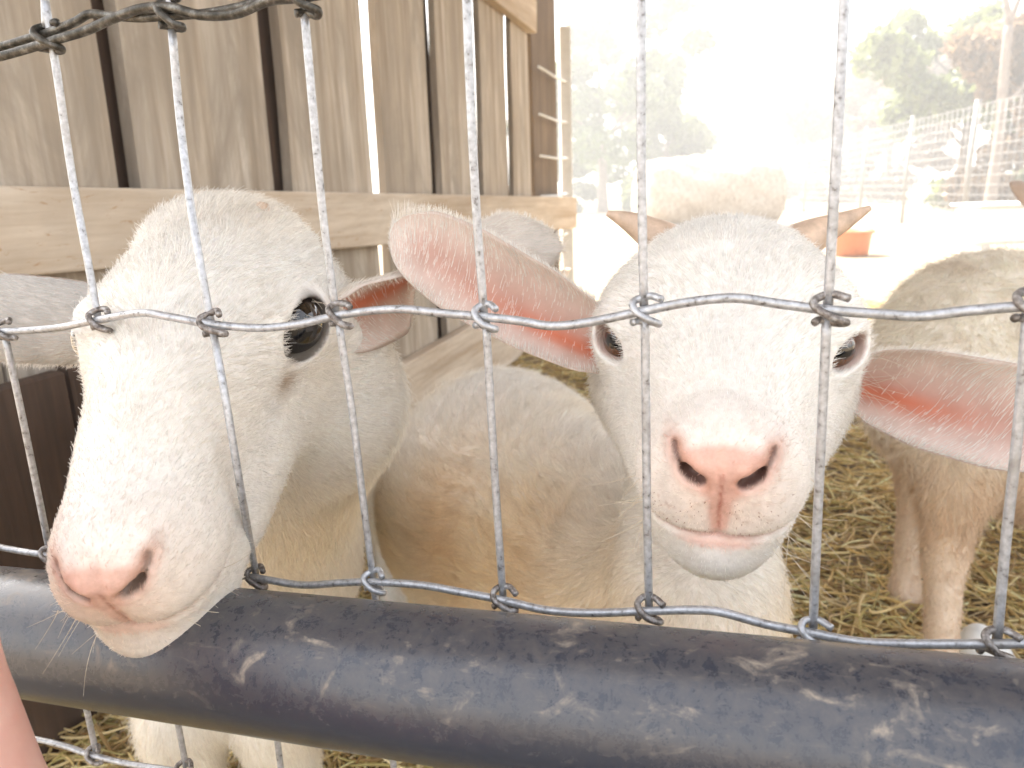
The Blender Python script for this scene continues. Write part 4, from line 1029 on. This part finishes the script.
def tree(px, dist, h, spread, kind, label, leaf=0.13, nleaf=13000, seed=1, name='tree', group='trees beyond the yard', low=0.0):
    rs = random.Random(seed); g = np.random.default_rng(seed); c = at_depth(px, dist)
    root = thing(name, label, 'tree' if name != 'bush' else 'bush', tuple(c), group)
    parts, tips = branches(None, h * 0.9, 0.03 * h + 0.02, spread, rs, 9)
    V, F_ = merge(parts); mesh_obj('trunk', V, F_, M_BARK, root)
    ncl = 46; cen = []
    for i in range(ncl):
        if i < len(tips): cen.append(tips[i]); continue
        z = rs.uniform(low, 1.0); rmax = spread * math.sin(math.pi * min(1, 0.18 + 0.80 * z)) ** 0.6; a = rs.uniform(0, 6.28); rr_ = rmax * rs.uniform(0.2, 1.0)
        cen.append(np.array([math.cos(a) * rr_, math.sin(a) * rr_, z * h]))
    cen = np.array(cen); cr = g.uniform(0.16, 0.34, len(cen)) * spread
    ci = g.integers(0, len(cen), nleaf); dv_ = g.normal(size=(nleaf, 3)); dv_ /= np.linalg.norm(dv_, axis=1)[:, None]
    p = cen[ci] + dv_ * (cr[ci] * g.uniform(0.3, 1.0, nleaf) ** 0.6)[:, None] * [1, 1, 0.75]; p[:, 2] = np.maximum(p[:, 2], 0.1)
    u = g.normal(size=(nleaf, 3)); u /= np.linalg.norm(u, axis=1)[:, None]; v_ = np.cross(u, g.normal(size=(nleaf, 3))); v_ /= np.linalg.norm(v_, axis=1)[:, None]
    s_ = leaf * g.uniform(0.6, 1.3, (nleaf, 1))
    V = np.stack([p - u * s_, p + v_ * s_ * 0.5, p + u * s_, p - v_ * s_ * 0.5], 1).reshape(-1, 3)
    mesh_obj('crown', V, np.arange(nleaf * 4).reshape(-1, 4), LM[kind], root, smooth=False)
T = tree
T(603, 24, 5.5, 2.2, 'green', 'tall loose green tree just right of the wooden post', seed=3)
T(668, 27, 3.7, 1.7, 'lime', 'low yellow-green tree behind the hay bale, left half', seed=4)
T(565, 30, 4.2, 1.6, 'lime', 'pale green tree half hidden by the wooden end post', seed=5)
T(735, 42, 3.4, 1.9, 'green', 'small distant green tree over the right end of the hay bale', seed=6, nleaf=4000)
T(782, 38, 5.0, 2.3, 'green', 'pointed green tree left of the autumn hedge', seed=7, nleaf=5000)
T(835, 30, 3.9, 2.3, 'autumn', 'rusty autumn-coloured tree left half of the hedge row', seed=8)
T(888, 27, 3.9, 2.1, 'autumn', 'rusty autumn-coloured tree next to the tall green crown', seed=9)
T(958, 20, 4.1, 2.0, 'lime', 'broad pale green crown in front of the bare tree', seed=10)
T(1030, 18, 3.6, 1.7, 'autumn', 'brownish tree at the right edge beyond the mesh fence', seed=11)
rs = random.Random(5); c = at_depth(990, 16.5)
bt = thing('bare_tree', 'tall bare leafless forked tree on the right above the mesh fence', 'tree', tuple(c), 'trees beyond the yard')
parts = []
def br(path, r0, r1): q = smooth_path(path, 5); parts.append(tube(q, np.linspace(r0, r1, len(q)), 8)); return q
tr = br([(0, 0, 0), (0.03, 0, 1.2), (-0.02, 0, 2.3), (-0.05, 0, 3.2)], 0.11, 0.07)
br([tr[-1], (-0.15, 0, 3.6), (-0.32, 0.1, 4.1), (-0.45, 0.1, 4.9)], 0.065, 0.02); br([tr[-1], (0.10, 0, 3.7), (0.30, 0, 4.3), (0.55, 0, 5.2)], 0.06, 0.015)
br([(-0.15, 0, 3.6), (-0.05, 0, 4.1), (-0.02, 0.05, 4.9)], 0.035, 0.01); br([tr[8], (0.35, 0, 2.2), (0.6, 0, 2.9), (1.2, 0, 3.5)], 0.05, 0.012)
br([(-0.32, 0.1, 4.1), (-0.6, 0.1, 4.5), (-0.75, 0, 5.0)], 0.025, 0.008); br([(0.3, 0, 4.3), (0.2, 0, 4.8), (0.25, 0, 5.3)], 0.02, 0.008)
V, F_ = merge(parts); mesh_obj('trunk', V, F_, M_BARK, bt)

# round bale
bc_ = at_depth(707, 11.5); V, F_ = [], []; nr, ns = 26, 64
Rb, Lb = 0.56, 1.0
for i in range(nr + 1):
    t = -1 + 2 * i / nr; edge = (1 - abs(t) ** 6) ** 0.5 * 0.12 + 0.88 if abs(t) < 1 else 0.80
    for k in range(ns):
        a = 2 * math.pi * k / ns; rr_ = Rb * edge * (1 + 0.03 * math.sin(5 * a + t * 4) + 0.02 * math.sin(11 * a - t * 9) + 0.02 * math.sin(t * 23))
        V.append((t * Lb, rr_ * math.cos(a), max(0.0, 0.53 + rr_ * math.sin(a))))
for i in range(nr):
    for k in range(ns): F_.append([i * ns + k, i * ns + (k + 1) % ns, (i + 1) * ns + (k + 1) % ns, (i + 1) * ns + k][::-1])
F_ += [list(range(ns)), [nr * ns + k for k in range(ns)][::-1]]
m, n, b = mat('bale_hay')
f = noise(n, coords(n, (6, 3, 3)), 5, 8, 0.75, 1.0); n.links.new(ramp(n, [(0.35, (0.42, 0.34, 0.26)), (0.55, (0.62, 0.55, 0.46)), (0.7, (0.74, 0.70, 0.62))], f), b.inputs['Base Color']); b.inputs['Roughness'].default_value = 0.95; bump(n, b, f, 1.0, 0.05)
bl = mesh_obj('hay_bale', V, F_, m); bl.location = bc_; bl.rotation_euler = (0, 0, 0.12); tag(bl, 'big round straw bale lying in the bright yard behind the goats', 'hay bale')

# orange tub
tb = at_depth(852, 7.8); root = thing('tub', 'orange plastic tub on the ground beyond the goat horn', 'tub', tuple(tb))
M_OR = plain('orange_plastic', (0.62, 0.22, 0.09), 0.45, 0, 0.08)
def lathe(prof, ns=36):
    V, F_ = [], []
    for r_, z in prof:
        for k in range(ns): a = 2 * math.pi * k / ns; V.append((r_ * math.cos(a), r_ * math.sin(a), z))
    for i in range(len(prof) - 1):
        for k in range(ns): F_.append([i * ns + k, i * ns + (k + 1) % ns, (i + 1) * ns + (k + 1) % ns, (i + 1) * ns + k])
    return V, F_
V, F_ = lathe([(0.0, 0.0), (0.17, 0.0), (0.18, 0.02), (0.20, 0.22), (0.205, 0.23), (0.19, 0.225), (0.17, 0.03), (0.0, 0.025)]); mesh_obj('bowl', V, F_, M_OR, root)
V, F_ = lathe([(0.198, 0.205), (0.222, 0.207), (0.222, 0.235), (0.206, 0.236)]); mesh_obj('rim', V, F_, M_OR, root)
# white trough
tw = at_depth(1030, 8.2); root = thing('trough', 'white feed trough at the right edge of the sunny yard', 'trough', tuple(tw))
V, F_ = box((-0.55, -0.2, 0.10), (0.55, 0.2, 0.42), 0.02); mesh_obj('basin', V, F_, M_WHITE, root, smooth=False)
V, F_ = box((-0.58, -0.23, 0.423), (0.58, 0.23, 0.45), 0.01); mesh_obj('rim', V, F_, M_WHITE, root, smooth=False)
for sx_ in (-0.45, 0.45): V, F_ = box((sx_ - 0.04, -0.18, 0), (sx_ + 0.04, 0.18, 0.098), 0.005); mesh_obj('leg', V, F_, M_WHITE, root, smooth=False)
# white lump standing in for an unidentified shape by the fence
sp3 = ground(975, 672)
V, Q = nets(lambda p: smin(ell(p, (0, 0, 0.03), (0.028, 0.03, 0.045)), ell(p, (0.02, 0, 0.02), (0.03, 0.028, 0.028)), 0.02), *[np.arange(-0.07, 0.09, 0.004)] * 3)
stn = mesh_obj('lump', V, Q, M_WHITE); stn.location = sp3; tag(stn, 'smooth rounded white lump on the straw beside the woolly goat foot', 'lump')

# ------------------------------------------------------------------ haze volume added to wash out the far background
hz = bpy.data.materials.new('haze'); hz.use_nodes = True; nh = hz.node_tree; nh.nodes.clear()
pv = nh.nodes.new('ShaderNodeVolumePrincipled'); ho = nh.nodes.new('ShaderNodeOutputMaterial')
pv.inputs['Color'].default_value = (1, 0.99, 0.96, 1); pv.inputs['Density'].default_value = 0.0155; pv.inputs['Anisotropy'].default_value = 0.2
nh.links.new(pv.outputs[0], ho.inputs['Volume'])
V, F_ = box((-156, -156, -1.0), (156, 156, 8.5), 0.0)
V = [(x, y, z) for z in (-1.0, 8.5) for x, y in ((-156, -156), (156, -156), (156, 156), (-156, 156))]
hb_ = mesh_obj('haze', V, [[3, 2, 1, 0], [4, 5, 6, 7], [0, 1, 5, 4], [1, 2, 6, 5], [2, 3, 7, 6], [3, 0, 4, 7]], hz, smooth=False); hb_['kind'] = 'stuff'
